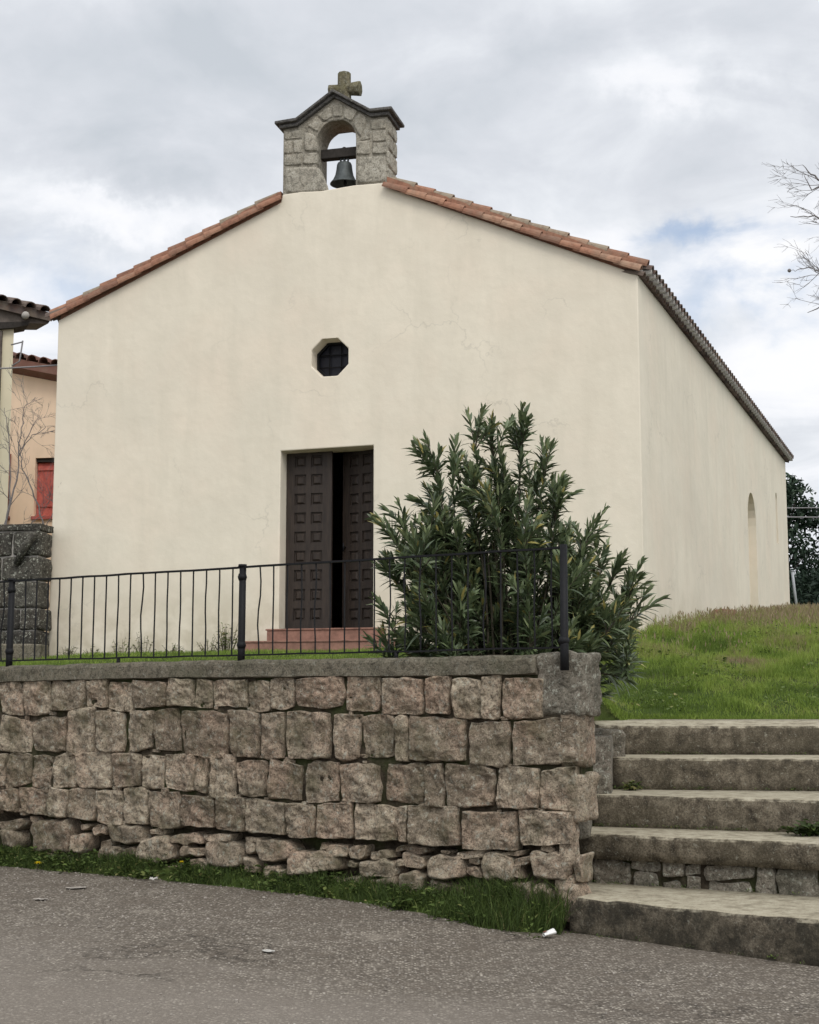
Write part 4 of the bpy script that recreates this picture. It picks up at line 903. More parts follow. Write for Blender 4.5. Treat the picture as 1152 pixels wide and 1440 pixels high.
q = MB(); bk_ = Vector((-1.0, 1.6, .62)); prism(q, [EA+Vector((0, 0, -.10)), EB+Vector((0, 0, -.09)), EB+Vector((0, 0, .05)), EA+Vector((0, 0, .05))], bk_); q.build('fascia', M['tile_dark'], h1)
q = MB(); prism(q, [Vector((-9.2, 23.45, 7.95)), Vector((-6.52, 23.95, 7.93)), Vector((-5.97, 24.05, 7.95)), Vector((-5.93, 24.06, 8.02)), Vector((-9.2, 23.45, 8.66))], Vector((-.5, 1.2, .2))); q.build('eave_soffit', M['fascia'], h1)
q = MB(); prism(q, [Vector((-6.75, 23.9, 7.82)), Vector((-6.50, 23.9, 7.84)), Vector((-6.26, 23.9, 7.885)), Vector((-6.23, 23.9, 7.95)), Vector((-6.75, 23.9, 7.93))], Vector((-.2, .5, .02))); q.build('eave_beam', M['beam'], h1)
q = MB(); q.tube([(-6.22, 23.55, 7.96), (-6.27, 23.75, 8.01), (-6.33, 23.95, 8.05)], [.055, .062, .062], 12); q.build('rafter_end', M['white'], h1)
q = MB(); q.tube([(-6.50, 23.9, 7.2), (-6.38, 23.9, 7.28), (-6.34, 23.9, 7.62)], .014, 5); q.tube([(-6.53, 23.9, 7.55), (-6.34, 23.9, 7.60)], .012, 5); q.build('wall_bracket', M['wire'], h1)

h2 = empty('far_house', (-10, 32, 2.8), 'ochre house with a brown tiled roof and red shutter behind the near house', 'house')
HW = Frame((-12, 32.6), (1, -.14))
plate('wall', [[(0, 1.8), (7.0, 1.8), (7.0, 8.40), (0, 9.9)], [(3.90, 5.78), (4.95, 5.78), (4.95, 7.06), (3.90, 7.06)]], HW, .3, M['house'], h2)
q = MB()
for i in range(26):
    s0 = (i+.5)/26; q.tint = random.random()
    half_tile(q, HW(7.0*s0, 10.3-1.5*s0, -3), HW(7.0*s0, 9.98-1.5*s0, .42), .10, .12, (0, 0, 1), n=6)
q.build('roof', M['tile_far'], h2)
q = MB(); a, b = HW(0, 9.66, .36), HW(7, 8.16, .36); t_ = Vector((0, 0, .30)); bk_ = HW.n*-.4
q.hexa([a+t_*.35, b+t_*.35, b+bk_, a+bk_, a+t_, b+t_, b+bk_+t_, a+bk_+t_]); q.build('eave_boards', M['tile_far'], h2)
q = MB()
for i in range(7): q.box(HW(3.91+i*.148, 5.80, -.12), HW.d*.143, -HW.n*.04, (0, 0, 1.17))
for zz in (6.0, 6.8): q.box(HW(3.93, zz, -.095), HW.d*1.0, -HW.n*.024, (0, 0, .09))
q.build('shutter', M['red'], h2)
q = MB(); q.box(HW(3.86, 5.71, .06), HW.d*1.13, -HW.n*.2, (0, 0, .065)); q.build('window_sill', M['red'], h2)
q = MB(); q.box(HW(3.91, 6.98, -.05), HW.d*1.03, -HW.n*.2, (0, 0, .075)); q.box(HW(3.8, 5.6, -.302), HW.d*1.3, -HW.n*.02, (0, 0, 1.6)); q.build('window_frame', M['beam'], h2)
q = MB(); q.tube([HW(3.30, 5.72, .07), HW(3.33, 7.15, .07)], .045, 8); q.tube([HW(3.24, 5.74, .07), HW(3.38, 5.74, .07)], .05, 8); q.build('downpipe', M['rust'], h2)

def cable(name, a, b, sag, r, label, cat='cable', group=None, mat='wire'):
    mb = MB(); a, b = Vector(a), Vector(b)
    mb.tube([a.lerp(b, i/20)-Vector((0, 0, sag*4*(i/20)*(1-i/20))) for i in range(21)], r, 5)
    o = mb.build(name, M[mat], None, origin=a); tag(o, label, cat, group)
cable('overhead_cable', (-9.5, 23.2, 6.98), FA(UL+.0, 6.95, -.6)-FA.d*.02, .06, .013, 'thin grey cable sagging from the near house to the church corner')

# ---------------------------------------------------------------- branches
def branch(mb, p, d, L, r, depth, spread=.6, up=.08, kids=3, taper=.55, wig=.16, minr=.004):
    p = Vector(p); d = Vector(d).normalized(); n = 5; pts = [p]; rad = [r]
    for i in range(n):
        d = (d+Vector([random.gauss(0, wig) for _ in range(3)])+Vector((0, 0, up))).normalized()
        p = p+d*(L/n); pts.append(p); rad.append(max(minr*.6, r*(1-(1-taper)*(i+1)/n)))
    mb.tube(pts, rad, 6 if r > .02 else 4, False)
    if depth > 0:
        for k in range(kids):
            j = random.randint(2, n); ax = Vector([random.gauss(0, 1) for _ in range(3)])
            nd = (d+ax.normalized()*spread*random.uniform(.7, 1.3)).normalized()
            branch(mb, pts[j], nd, L*random.uniform(.5, .75), max(minr, rad[j]*.62), depth-1, spread, up, kids, taper, wig, minr)
bt = empty('bare_tree', (8.4, 20.6, 2.8), 'leafless tree reaching its thin twigs in from the right edge of the sky', 'tree')
tk = MB(); tk.tube([(8.4, 20.6, 2.5), (8.45, 20.6, 4.2), (8.3, 20.5, 6.0), (8.1, 20.5, 7.6)], [.22, .18, .15, .11], 10); tk.build('trunk', M['bark'], bt)
random.seed(21)
lm = MB()
def guided(pts, r0, r1, twigs, tl):
    pts = [Vector(p) for p in pts]; sm = []
    for i in range(len(pts)-1):
        for k in range(4): sm.append(pts[i].lerp(pts[i+1], k/4)+Vector([random.gauss(0, .012) for _ in range(3)]))
    sm.append(pts[-1]); n = len(sm); rad = [r0+(r1-r0)*i/(n-1) for i in range(n)]
    lm.tube(sm, rad, 6, False)
    for k in range(twigs):
        i = random.randint(n//3, n-1); d = (sm[min(i+1, n-1)]-sm[i-1]).normalized()
        d = (d+Vector([random.gauss(0, .55) for _ in range(3)])).normalized()
        branch(lm, sm[i], d, tl*random.uniform(.5, 1.2), max(.003, rad[i]*.45), 2, .55, .0, 3, .5, .12, .0026)
Y_ = 20.2
def T(px, py, dy=0):      # twig points given as metres right of and above the tree's visible side
    return (5.20+(px-1085)*.00962, Y_+dy, 7.6+(380-py)*.0097)
guided([(8.1, 20.5, 7.4), T(1290, 330), T(1200, 268, -.2), T(1152, 262, -.3), T(1128, 240, -.3), T(1110, 226, -.35)], .045, .004, 8, .38)
guided([(8.2, 20.5, 6.8), T(1300, 350), T(1200, 300, .2), T(1158, 292, .2), T(1138, 282, .2), T(1105, 283, .2)], .035, .004, 8, .34)
guided([(8.2, 20.5, 7.2), T(1300, 300), T(1210, 230, .3), T(1165, 226, .4), T(1145, 234, .4), T(1133, 213, .4)], .03, .004, 6, .34)
guided([(8.3, 20.5, 6.6), T(1290, 420), T(1200, 420, -.3), T(1152, 397, -.3), T(1130, 380, -.3), T(1112, 375, -.3)], .035, .004, 9, .38)
guided([(8.3, 20.5, 6.2), T(1290, 470), T(1200, 430, .1), T(1150, 417, .1), T(1122, 430, .1)], .035, .004, 8, .36)
guided([(8.3, 20.5, 6.4), T(1290, 440), T(1200, 395, .4), T(1160, 372, .4), T(1142, 356, .4)], .03, .004, 6, .34)
guided([(8.2, 20.5, 7.0), (8.4, 20.8, 9.5), (8.0, 21, 11.5)], .09, .01, 10, .8); guided([(8.2, 20.5, 6.8), (10, 21, 8.5), (11.2, 21.3, 10)], .09, .01, 10, .8)
guided([T(1118, 374, -.3), T(1100, 377, -.3), T(1090, 380, -.3)], .006, .003, 0, .1)
lm.build('branches', M['twig'], bt)
sb = MB(); c_ = Vector(T(1087, 380, -.3)); sb.tube([c_+Vector((0, 0, -.026)), c_+Vector((0, 0, -.016)), c_, c_+Vector((0, 0, .016)), c_+Vector((0, 0, .026))], [.006, .022, .027, .022, .006], 10)
sb.build('seed_ball', M['twig'], bt)

sh = empty('bare_shrub', (-6.1, 22.4, 2.5), 'leafless shrub with thin grey stems in front of the ochre house', 'shrub')
lm = MB(); random.seed(5)
G = lambda px, py, dy=0: (-6.145+(px-0)*.01067, 22.4+dy, 4.32+(735-py)*.0107)
for pts, r, tw in (([G(-20, 900), G(0, 740), G(12, 690), G(18, 640), G(30, 600), G(42, 578)], .022, 7), ([G(-10, 900), G(4, 730), G(9, 660), G(2, 590), G(-4, 560)], .02, 6),
                   ([G(60, 900), G(60, 735), G(45, 690), G(28, 655), G(20, 625), G(16, 595)], .017, 8), ([G(18, 630), G(22, 590), G(24, 560), G(40, 545)], .010, 4),
                   ([G(60, 735), G(75, 700), G(60, 690)], .008, 3), ([G(20, 620), G(40, 600), G(56, 588)], .007, 4), ([G(20, 900), G(30, 735), G(45, 722), G(60, 715)], .01, 5)):
    guided(pts, r, .004, tw, .38)
lm.build('stems', M['twig'], sh)
random.seed(11)

# ---------------------------------------------------------------- right background: trees, low wall, post, wires
def far_tree(x, y, z, h, w_, label, seed):
    g = np.random.default_rng(seed); r = random.Random(seed)
    e = empty('evergreen_tree', (x, y, z), label, 'tree', 'dark trees behind the church')
    tk = MB(); tk.tube([(x, y, z-.3), (x+.1, y, z+h*.3), (x-.1, y, z+h*.6), (x, y, z+h*.9)], [.28, .22, .14, .04], 8)
    cen = []
    for k in range(46):
        f = g.uniform(.06, 1); rr = w_*(math.sin(math.pi*min(1, f*.75+.22))**.7)*math.sqrt(g.uniform(.1, 1))
        a = g.uniform(0, 6.283); cen.append((x+math.cos(a)*rr, y+math.sin(a)*rr, z+h*f))
        if k % 2 == 0: tk.tube([(x, y, z+h*f*.7), cen[-1]], [.06, .02], 5)
    tk.build('trunk', M['bark'], e)
    cen = np.array(cen); n = 9000; i = g.integers(0, len(cen), n); s = g.uniform(.5, 1.0, len(cen))[i]
    P = cen[i]+unit(g.normal(size=(n, 3)))*(g.uniform(.2, 1, n)**.4*s)[:, None]*np.array([.95, .95, .75])
    D = unit(g.normal(size=(n, 3))+np.array([0, 0, .2])); U = unit(g.normal(size=(n, 3))+np.array([0, 0, 1.]))
    V, F, T_ = leaves(P, D, U, g.uniform(.14, .30, n), g.uniform(.06, .11, n), np.full(n, .2), np.clip(g.normal(.45, .25, n), 0, 1))
    np_mesh('crown', V, F, T_, M['far_leaf'], e)
for a in ((13.9, 55, 4.3, 5.6, 1.7, 'dark evergreen tree showing just beside the rear corner of the church', 1),
          (16.4, 54, 4.3, 4.9, 2.0, 'broad dark evergreen tree at the right edge behind the low wall', 2),
          (19.8, 57, 4.3, 5.8, 2.4, 'tall dark tree beyond the right edge of the lawn', 3),
          (12.2, 60, 4.3, 5.4, 2.2, 'dark tree hidden mostly behind the rear of the church', 4)):
    far_tree(*a)
# understorey hedge, one mass
g = np.random.default_rng(9); n = 16000
P = np.stack([g.uniform(10.5, 26, n), g.uniform(50, 53, n), 4.2+2.2*g.uniform(0, 1, n)**1.2], 1)
V, F, T_ = leaves(P, unit(g.normal(size=(n, 3))), unit(g.normal(size=(n, 3))+np.array([0, 0, 1.])), g.uniform(.15, .3, n), g.uniform(.06, .11, n), np.full(n, .2), g.uniform(.0, .5, n))
tag(np_mesh('hedge', V, F, T_, M['far_leaf'], None, origin=(16, 51, 4.2)), 'dark mass of undergrowth below the trees at the right', 'hedge', kind='stuff')
lw2 = empty('low_wall', (11, 39, 4.2), 'low reddish wall with a pale coping at the far end of the lawn', 'wall')
q = MB(); q.box((9.2, 39, 3.5), (17, .3, 0), (0, .25, 0), (0, 0, .80)); q.build('wall_body', M['brick'], lw2)
q = MB(); q.box((9.2, 38.96, 4.302), (17, .3, 0), (0, .33, 0), (0, 0, .06)); q.build('coping', M['coping'], lw2)
q = MB(); q.tube([(10.06, 38.6, 3.8), (9.97, 38.6, 4.7), (9.93, 38.6, 5.2)], .035, 8); q.tube([(9.93, 38.6, 5.19), (9.93, 38.6, 5.215)], .045, 8)
p_ = q.build('fence_post', M['light_metal'], None, origin=(10.05, 38.6, 4.1)); tag(p_, 'thin grey metal post leaning beside the rear corner of the church', 'post')
cable('power_line', (8, 46, 7.86), (24, 44, 7.95), .12, .018, 'upper pale power line crossing in front of the dark trees', 'power line', 'power lines at the right')
cable('power_line', (8, 46, 7.62), (24, 44, 7.52), .12, .022, 'lower pale power line crossing in front of the dark trees', 'power line', 'power lines at the right')
q = MB(); q.tint = .5; rough_block(q, (5.12, 24.35, 3.10), (.19, .02, 0), (0, .1, 0), (0, 0, .14), 8, .02, .12)
tag(q.build('loose_block', M['brick'], None, origin=(5.12, 24.35, 3.1)), 'small reddish block in the grass at the foot of the side wall', 'block')

# ---------------------------------------------------------------- oleander
ol = empty('oleander_bush', (.9, 13.3, 2.0), 'large dark green oleander bush behind the railing at the end of the stone wall', 'bush')
TIPS = [(.64, 4.22), (.73, 4.15), (1.02, 4.30), (.94, 4.17), (.15, 3.97), (.01, 3.93), (.41, 3.98), (.51, 3.89), (1.21, 3.95), (1.15, 3.80), (1.38, 3.70), (1.31, 3.55), (-.16, 3.45), (-.27, 3.27), (.09, 3.57), (.28, 3.73), (1.7, 3.33), (1.59, 3.21), (1.86, 3.12), (1.93, 2.96), (2.07, 2.88), (2.13, 2.64), (1.99, 2.76), (2.08, 2.42), (-.32, 2.54), (-.29, 2.29), (-.10, 2.19), (1.91, 1.95), (1.82, 1.75), (2.04, 2.05), (1.72, 1.85), (.80, 3.92), (.87, 3.76), (1.46, 3.24), (.54, 3.7), (.22, 3.37), (1.68, 2.86), (-.29, 2.99),
        (-.22, 3.12), (-.12, 2.75), (.0, 3.2), (.2, 3.0), (1.8, 2.5), (1.95, 2.25), (1.6, 2.6)]
g = np.random.default_rng(31); random.seed(31)
stm = MB(); LP, LD, LU, LL, LW, LT = [], [], [], [], [], []
def shoot(pts, r0, span, vig=1.0):
    """one leafy shoot along pts (its tip last)"""
    n_ = len(pts)-1; stm.tube(pts, [r0-(r0-.003)*i/n_ for i in range(n_+1)], 5, False)
    L_ = sum((pts[i+1]-pts[i]).length for i in range(n_)); span = min(span, L_); nw = int(span/.034)
    for w_ in range(nw):
        f = 1-w_*.034/L_; i = min(n_-1, int(f*n_)); p = pts[i].lerp(pts[i+1], f*n_-i); ax = (pts[i+1]-pts[i]).normalized()
        if w_ > 6 and random.random() < .3: continue
        og = min(1.25, .18+w_*.10); q0 = ax.orthogonal().normalized(); q1 = ax.cross(q0); ph = w_*1.05+random.uniform(-.3, .3)
        for j in range(3):
            if random.random() < .12: continue
            al = ph+j*2.094; rad_ = q0*math.cos(al)+q1*math.sin(al); o2 = og*random.uniform(.7, 1.25)
            LP.append(p); LD.append(ax*math.cos(o2)+rad_*math.sin(o2)+Vector((random.gauss(0, .12), random.gauss(0, .12), random.gauss(0, .10))))
            LU.append(ax*.8+Vector((0, 0, .4))-rad_*.3+Vector((random.gauss(0, .4), random.gauss(0, .4), 0)))
            LL.append(random.uniform(.12, .20)*(.6+.4*min(1, (w_+1)/3))*vig); LW.append(random.uniform(.021, .033)*vig)
            LT.append(min(1, max(0, random.gauss(.42, .2)+(.25 if w_ < 3 else 0)+(random.random() < .006)*.7)))
def bez(a, m, b, n=6): return [a*(1-t)**2+m*2*t*(1-t)+b*t*t for t in [i/n for i in range(n+1)]]
heads = [(x+(.07 if x < .1 else -.04 if x > 1.8 else 0), 13.3+random.uniform(-.40, .40), z, 1) for (x, z) in TIPS]
while len(heads) < 138:
    x = random.uniform(-.05, 1.88); zt = 2.45+(1.5*max(0, 1-abs((x-.78)/1.28)**1.6))
    z = zt-.08-(zt-2.15)*random.random()**1.15; y = 13.2+random.uniform(-.8, .85)
    if y < 12.5 and z > 3.2: continue
    if wall_n(x, y) < .42 and z < 2.95: continue
    heads.append((x, y, z, 0))
for _ in range(75): heads.append((random.uniform(-.05, 1.70), random.uniform(12.9, 13.9), random.uniform(2.2, 3.25), 0))
for (x, y, z, lead) in heads:
    tip = Vector((x, y, z)); low_ = z < 2.15 and x > 1.6
    lean = Vector(((x-.85)*.35+random.gauss(0, .18), (y-13.25)*.3+random.gauss(0, .18), 1)).normalized()
    if low_: lean = Vector((.55, -.2, .2)).normalized()
    node = tip-lean*random.uniform(.28, .42)
    bx, by = (1.5, 13.3) if low_ else (.85+(x-.85)*.40+random.gauss(0, .08), 13.25+(y-13.25)*.4+random.gauss(0, .08))
    base = Vector((bx, by, 1.9)); mid = base.lerp(node, .55)+Vector((0, 0, .25 if low_ else .08))+Vector((random.gauss(0, .07), random.gauss(0, .07), 0))
    main = bez(base, mid, node, 8); shoot(main, .014, .25 if low_ else random.uniform(.2, .6), .95)
    k_ = 1 if low_ else random.choice((3, 4, 4, 5))
    for s_ in range(k_):
        if s_ == 0: end, d0 = tip, lean
        else:
            d0 = (lean+Vector((random.gauss(0, .42), random.gauss(0, .42), random.uniform(-.25, .15)))).normalized()
            end = node+d0*random.uniform(.20, .36)*(1 if not low_ else .7)
            if wall_n(end.x, end.y) < .25 and end.z < 2.9: continue
        shoot(bez(node, node+d0*.12+Vector((0, 0, .03)), end, 5), .007, .45, 1.0)
stm.build('stems', M['stem'], ol)
V, F, T_ = leaves(np.array(LP), np.array(LD), np.array(LU), np.array(LL), np.array(LW), np.array([random.uniform(.1, .45) for _ in LP]), np.array(LT))
np_mesh('foliage', V, F, T_, M['oleander'], ol)
print('oleander leaves', len(LP))

# ---------------------------------------------------------------- grass on the lawn, one mass
g = np.random.default_rng(77)
zvec = lambda X, Y: np.array([z_lawn(a, b) for a, b in zip(X, Y)])
def lawn_pts(n, x0, x1, y0, y1, keep):
    X, Y = g.uniform(x0, x1, n), g.uniform(y0, y1, n); k = np.array([keep(a, b) for a, b in zip(X, Y)]); X, Y = X[k], Y[k]
    return np.stack([X, Y, zvec(X, Y)-.01], 1)
def outside(x, y):       # not inside the church
    rel = ((x-FA.o.x)*FA.n.x+(y-FA.o.y)*FA.n.y)
    if rel > 0: return True
    s = (x-SD.o.x)*SD.n.x+(y-SD.o.y)*SD.n.y
    l = (x-(FA.o.x+FA.d.x*UL))*SD.n.x+(y-(FA.o.y+FA.d.y*UL))*SD.n.y
    return s > 0 or l < 0
pn = lambda x, y, s, o: noise.noise(Vector((x*s+o, y*s, o)))
keepR = lambda x, y: outside(x, y) and x < .27*y+2.0
sets = []
# short bright sward near the steps
def add_grass(P, hbase, tfun, wd):
    n = len(P); zone = np.array([tfun(p[0], p[1]) for p in P])
    H = hbase(P)*g.uniform(.6, 1.35, n); T_ = np.clip(zone+g.normal(0, .10, n), 0, 1)
    sets.append(blades(P, H, wd*g.uniform(.7, 1.3, n), g.uniform(.05, .7, n), T_))
tz = lambda x, y: .36+.22*S(y, 16.5, 21)+.50*pn(x, y, .9, 3)+.42*pn(x, y, 2.6, 8)
hz_ = lambda P: np.array([.045+.03*S(p[1], 16.2, 19)+.06*S(p[1], 18.5, 24)*(.8+pn(p[0], p[1], .7, 5))+.16*max(0, pn(p[0], p[1], 2.3, 2)-.05) for p in P])
keepP = lambda x, y: keepR(x, y) and (pn(x, y, 2.2, 7) > -.22 or random.random() < .35)
add_grass(lawn_pts(110000, 1.45, 7.2, 14.95, 20.5, keepP), hz_, tz, .0065)
add_grass(lawn_pts(56000, 2.6, 13, 20.5, 38, keepP), hz_, tz, .013)
edge = lawn_pts(9000, 1.7, 5.5, 14.9, 15.12, lambda x, y: True); edge[:, 2] += .03
add_grass(edge, lambda P: np.full(len(P), .05), lambda x, y: .35, .006)
# strip between the wall and the facade
add_grass(lawn_pts(60000, -7.5, 1.5, 12.0, 22.6, lambda x, y: wall_n(x, y) > .5 and outside(x, y)), lambda P: np.full(len(P), .05), lambda x, y: .30+.2*pn(x, y, 1.5, 4), .008)
V, F, T_ = join(*sets)
tag(np_mesh('grass', V, F, T_, M['grass'], None, smooth=False), 'short green grass covering the sloping lawn', 'grass', kind='stuff')
# broad-leaved plants among the grass, and darker tufts
P = lawn_pts(9000, 1.7, 8, 15.05, 23, lambda x, y: keepR(x, y) and pn(x, y, 1.3, 12) > .06); n = len(P); P[:, 2] += g.uniform(.0, .09, n)
al = g.uniform(0, 6.283, n); D_ = np.stack([np.cos(al), np.sin(al), g.uniform(0, .9, n)], 1); L2 = g.uniform(.025, .065, n)
V, F, T_ = leaves(P, D_, g.normal(0, .3, (n, 3))+np.array([0, 0, 1.]), L2, L2*g.uniform(.35, .6, n), g.uniform(0, .5, n), np.clip(g.normal(.62, .2, n), 0, 1))
tag(np_mesh('lawn_weeds', V, F, T_, M['weed'], None), 'broad leaved plants scattered through the lawn grass', 'weeds', kind='stuff')
# tall seeding stalks towards the church wall
sets = []
P = lawn_pts(20000, 2.2, 12.0, 18.2, 36, lambda x, y: keepR(x, y) and random.random() < (.25+.75*S(y, 18, 22)) and pn(x, y, .8, 1) > -.25)
n = len(P); H = g.uniform(.12, .29, n)*np.array([.6+.4*S(p[1], 18, 22) for p in P])
sets.append(blades(P, H, np.full(n, .007), g.uniform(0, .35, n), np.clip(g.normal(.84, .1, n), 0, 1)))
tips_ = P.copy(); tips_[:, 2] += H*.80
D = unit(g.normal(0, .25, (n, 3))+np.array([0, 0, 1.])); sets.append(leaves(tips_, D, unit(g.normal(size=(n, 3))), g.uniform(.04, .09, n), g.uniform(.010, .02, n), np.zeros(n), np.clip(g.normal(.9, .08, n), 0, 1)))
# a fringe along the foot of the side wall
m_ = 2600; uu = g.uniform(0, 16.5, m_); oo = g.uniform(.02, .5, m_)
P = np.array([tuple(SD(a, 0, b)) for a, b in zip(uu, oo)]); P[:, 2] = zvec(P[:, 0], P[:, 1])
H = g.uniform(.08, .27, m_); sets.append(blades(P, H, np.full(m_, .010), g.uniform(0, .4, m_), np.clip(g.normal(.72, .18, m_), 0, 1)))
V, F, T_ = join(*sets)
tag(np_mesh('seed_stalks', V, F, T_, M['grass'], None, smooth=False), 'tall brownish seeding stalks in the grass near the side wall', 'grass', kind='stuff')

# ---------------------------------------------------------------- broad leaved weeds
def weed(x, y, z, n, h, spread, lsize, label, name='weed_clump', cat='weeds', group=None, tint=.5, stems=True, droop=.5, parent_mat='weed', up=.7):
    e = empty(name, (x, y, z), label, cat, group); LP, LD, LU = [], [], []; st_ = MB()
    for i in range(n):
        a = random.uniform(0, 6.283); rr = spread*math.sqrt(random.random()); tip = Vector((x+math.cos(a)*rr, y+math.sin(a)*rr, z+h*random.uniform(.35, 1)*(1-.4*rr/spread)))
        b = Vector((x+math.cos(a)*rr*.35, y+math.sin(a)*rr*.35, z-.02))
        if stems: st_.tube([b, b.lerp(tip, .6)+Vector((0, 0, .02)), tip], [.004, .003, .002], 4, False)
        for k in range(5):
            f = random.uniform(.35, 1); p = b.lerp(tip, f); al = random.uniform(0, 6.283)
            LP.append(p); LD.append((math.cos(al), math.sin(al), random.uniform(-.1, up))); LU.append((random.gauss(0, .3), random.gauss(0, .3), 1))
    m = len(LP); V, F, T_ = leaves(np.array(LP), np.array(LD), np.array(LU), g.uniform(.6, 1.3, m)*lsize, g.uniform(.30, .5, m)*lsize, g.uniform(0, droop, m), np.clip(g.normal(tint, .2, m), 0, 1))
    np_mesh('leaves', V, F, T_, M[parent_mat], e)
    if stems: st_.build('stems', M['stem'], e)
    return e
random.seed(3)
fp = lambda u_, o_: (lambda p: (p.x, p.y, z_lawn(p.x, p.y)-.02))(FA(u_, 0, o_))
weed(*fp(-1.42, .35), 44, .58, .26, .058, 'leafy green shrub by the facade left of the pink doorstep', 'small_shrub', 'shrub', tint=.8, droop=.3)
for i, (u_, h, lb) in enumerate(((-1.75, .3, 'low sprawling weed beside the small shrub at the facade'), (-2.75, .42, 'thin tall weed against the facade behind the middle of the railing'), (-3.1, .38, 'thin weed near the centre of the left half of the facade'),
                                (-3.55, .22, 'short weed close to the left part of the facade'), (-3.95, .30, 'weed growing at the foot of the left facade corner'), (-2.3, .2, 'tiny weed at the facade between the taller weeds'))):
    weed(*fp(u_, .2), 16, h*1.1, .18, .045, lb, group='weeds along the facade', tint=.75)
weed(3.1, 11.78, .66, 46, .12, .26, .085, 'dark leafy weed growing on the fourth step at the right', droop=.4, tint=.15)
weed(1.95, 13.32, .92, 24, .10, .08, .05, 'small green tuft on the third step beside the cheek wall', tint=.7)

# tiny weeds and moss in the joints of the steps
LP, LD, LU, LL = [], [], [], []
for pq, zz, k_ in ((P4, .265, 26), (P3, .655, 40), (P2, .915, 34), (P1, 1.195, 24), (P5, -.005, 22)):
    for _ in range(k_):
        s = random.random()**1.2*1.7; q_ = Vector(ext(pq[0], pq[1], s)); inn = -.03 if zz != .265 else .02
        for _k in range(random.randint(3, 16)):
            LP.append((q_.x+random.gauss(0, .03), q_.y+inn-abs(random.gauss(0, .012)), zz+random.uniform(0, .02)))
            LD.append((random.gauss(0, 1), random.gauss(-.3, 1), random.uniform(.2, 1.4))); LU.append((random.gauss(0, .3), random.gauss(0, .3), 1)); LL.append(random.uniform(.008, .026))
m = len(LP); LL = np.array(LL); V, F, T_ = leaves(np.array(LP), np.array(LD), np.array(LU), LL, LL*.45, g.uniform(0, .5, m), np.clip(g.normal(.35, .25, m), 0, 1))
tag(np_mesh('joint_weeds', V, F, T_, M['weed'], None), 'tiny weeds and moss growing in the joints of the steps', 'weeds', kind='stuff')

# verge along the foot of the retaining wall: grass mass plus leafy plants
sets = []; m_ = 26000; uu = g.uniform(-9, .02, m_)
wid = np.array([bank(u_, 0)[1]*.92 for u_ in uu])
oo = g.uniform(-.02, 1, m_)**1.1*wid*(1.15+.35*np.array([pn(u_, 5, 6, 1) for u_ in uu]))
P = np.array([tuple(WA(a, 0, b)) for a, b in zip(uu, oo)]); P[:, 2] = [z_road(p[0], p[1])+bank(a, max(0, b))[0] for p, a, b in zip(P, uu, oo)]
dens = np.array([pn(u_, 0, 2.3, 9)*.9+.55+.4*S(u_, -1.2, -.4) for u_ in uu]); k = g.uniform(0, 1, m_) < dens
P, oo, uu = P[k], oo[k], uu[k]; n = len(P)
H = g.uniform(.03, .115, n)*(1+1.3*np.array([S(u_, -1.0, -.2) for u_ in uu]))*(1.15-.5*oo)*np.array([.75+.25*S(u_, -3, -1)+.5*max(0, pn(u_, 0, 3, 2)) for u_ in uu])
sets.append(blades(P, H, np.full(n, .006), g.uniform(.1, .9, n), np.clip(g.normal(.30, .22, n), 0, 1)))
V, F, T_ = join(*sets)
tag(np_mesh('verge_grass', V, F, T_, M['weed'], None, smooth=False), 'ragged strip of grass where the stone wall meets the road', 'grass', kind='stuff')
LP, LD, LU, LL = [], [], [], []
for c_ in range(230):
    u_ = random.uniform(-8.5, -.05); o_ = random.uniform(.0, .26+.22*S(u_, -1.8, -.4)); p0 = WA(u_, 0, o_); zz = z_road(p0.x, p0.y)+bank(u_, o_)[0]; hh = random.uniform(.04, .13)+(.05 if u_ > -1.2 else 0); ls = random.choice((.025, .03, .04, .05))
    for k in range(random.randint(14, 34)):
        a = random.uniform(0, 6.283); rr = random.uniform(0, .10); LP.append((p0.x+math.cos(a)*rr, p0.y+math.sin(a)*rr, zz+hh*random.random()*(1-rr*4)+.005))
        LD.append((math.cos(a), math.sin(a), random.uniform(.0, .9))); LU.append((random.gauss(0, .3), random.gauss(0, .3), 1)); LL.append(ls*random.uniform(.6, 1.4))
m = len(LP); LL = np.array(LL); V, F, T_ = leaves(np.array(LP), np.array(LD), np.array(LU), LL, LL*g.uniform(.4, .6, m), g.uniform(0, .5, m), np.clip(g.normal(.42, .25, m), 0, 1))
tag(np_mesh('verge_weeds', V, F, T_, M['weed'], None), 'low leafy weeds mixed in the grass at the foot of the stone wall', 'weeds', kind='stuff')

# ---------------------------------------------------------------- litter and small things on the road
def flower(x, y, z, s, label):
    e = empty('yellow_flower', (x, y, z), label, 'flower', 'yellow flowers at the verge'); n = 26
    al = np.arange(n)*2.4; D = np.stack([np.cos(al), np.sin(al), .25+.6*(np.arange(n) % 3)/2], 1)
    V, F, T_ = leaves(np.tile([x, y-.0, z+.05], (n, 1)), D, np.tile([0, 0, 1.], (n, 1)), np.full(n, s), np.full(n, s*.3), np.full(n, .3), np.full(n, .5))
    np_mesh('petals', V, F, T_, M['yellow'], e); q = MB(); q.tube([(x, y, z-.01), (x, y, z+.05)], .003, 5); q.build('stem', M['stem'], e)
def on_verge(u, o, up): p = WA(u, 0, o); return p.x, p.y, z_road(p.x, p.y)+up
flower(*on_verge(-4.94, .37, .03), .036, 'yellow dandelion flower at the road edge near the left')
flower(*on_verge(-3.45, .22, .12), .024, 'small yellow flower in the verge grass right of the white scrap')
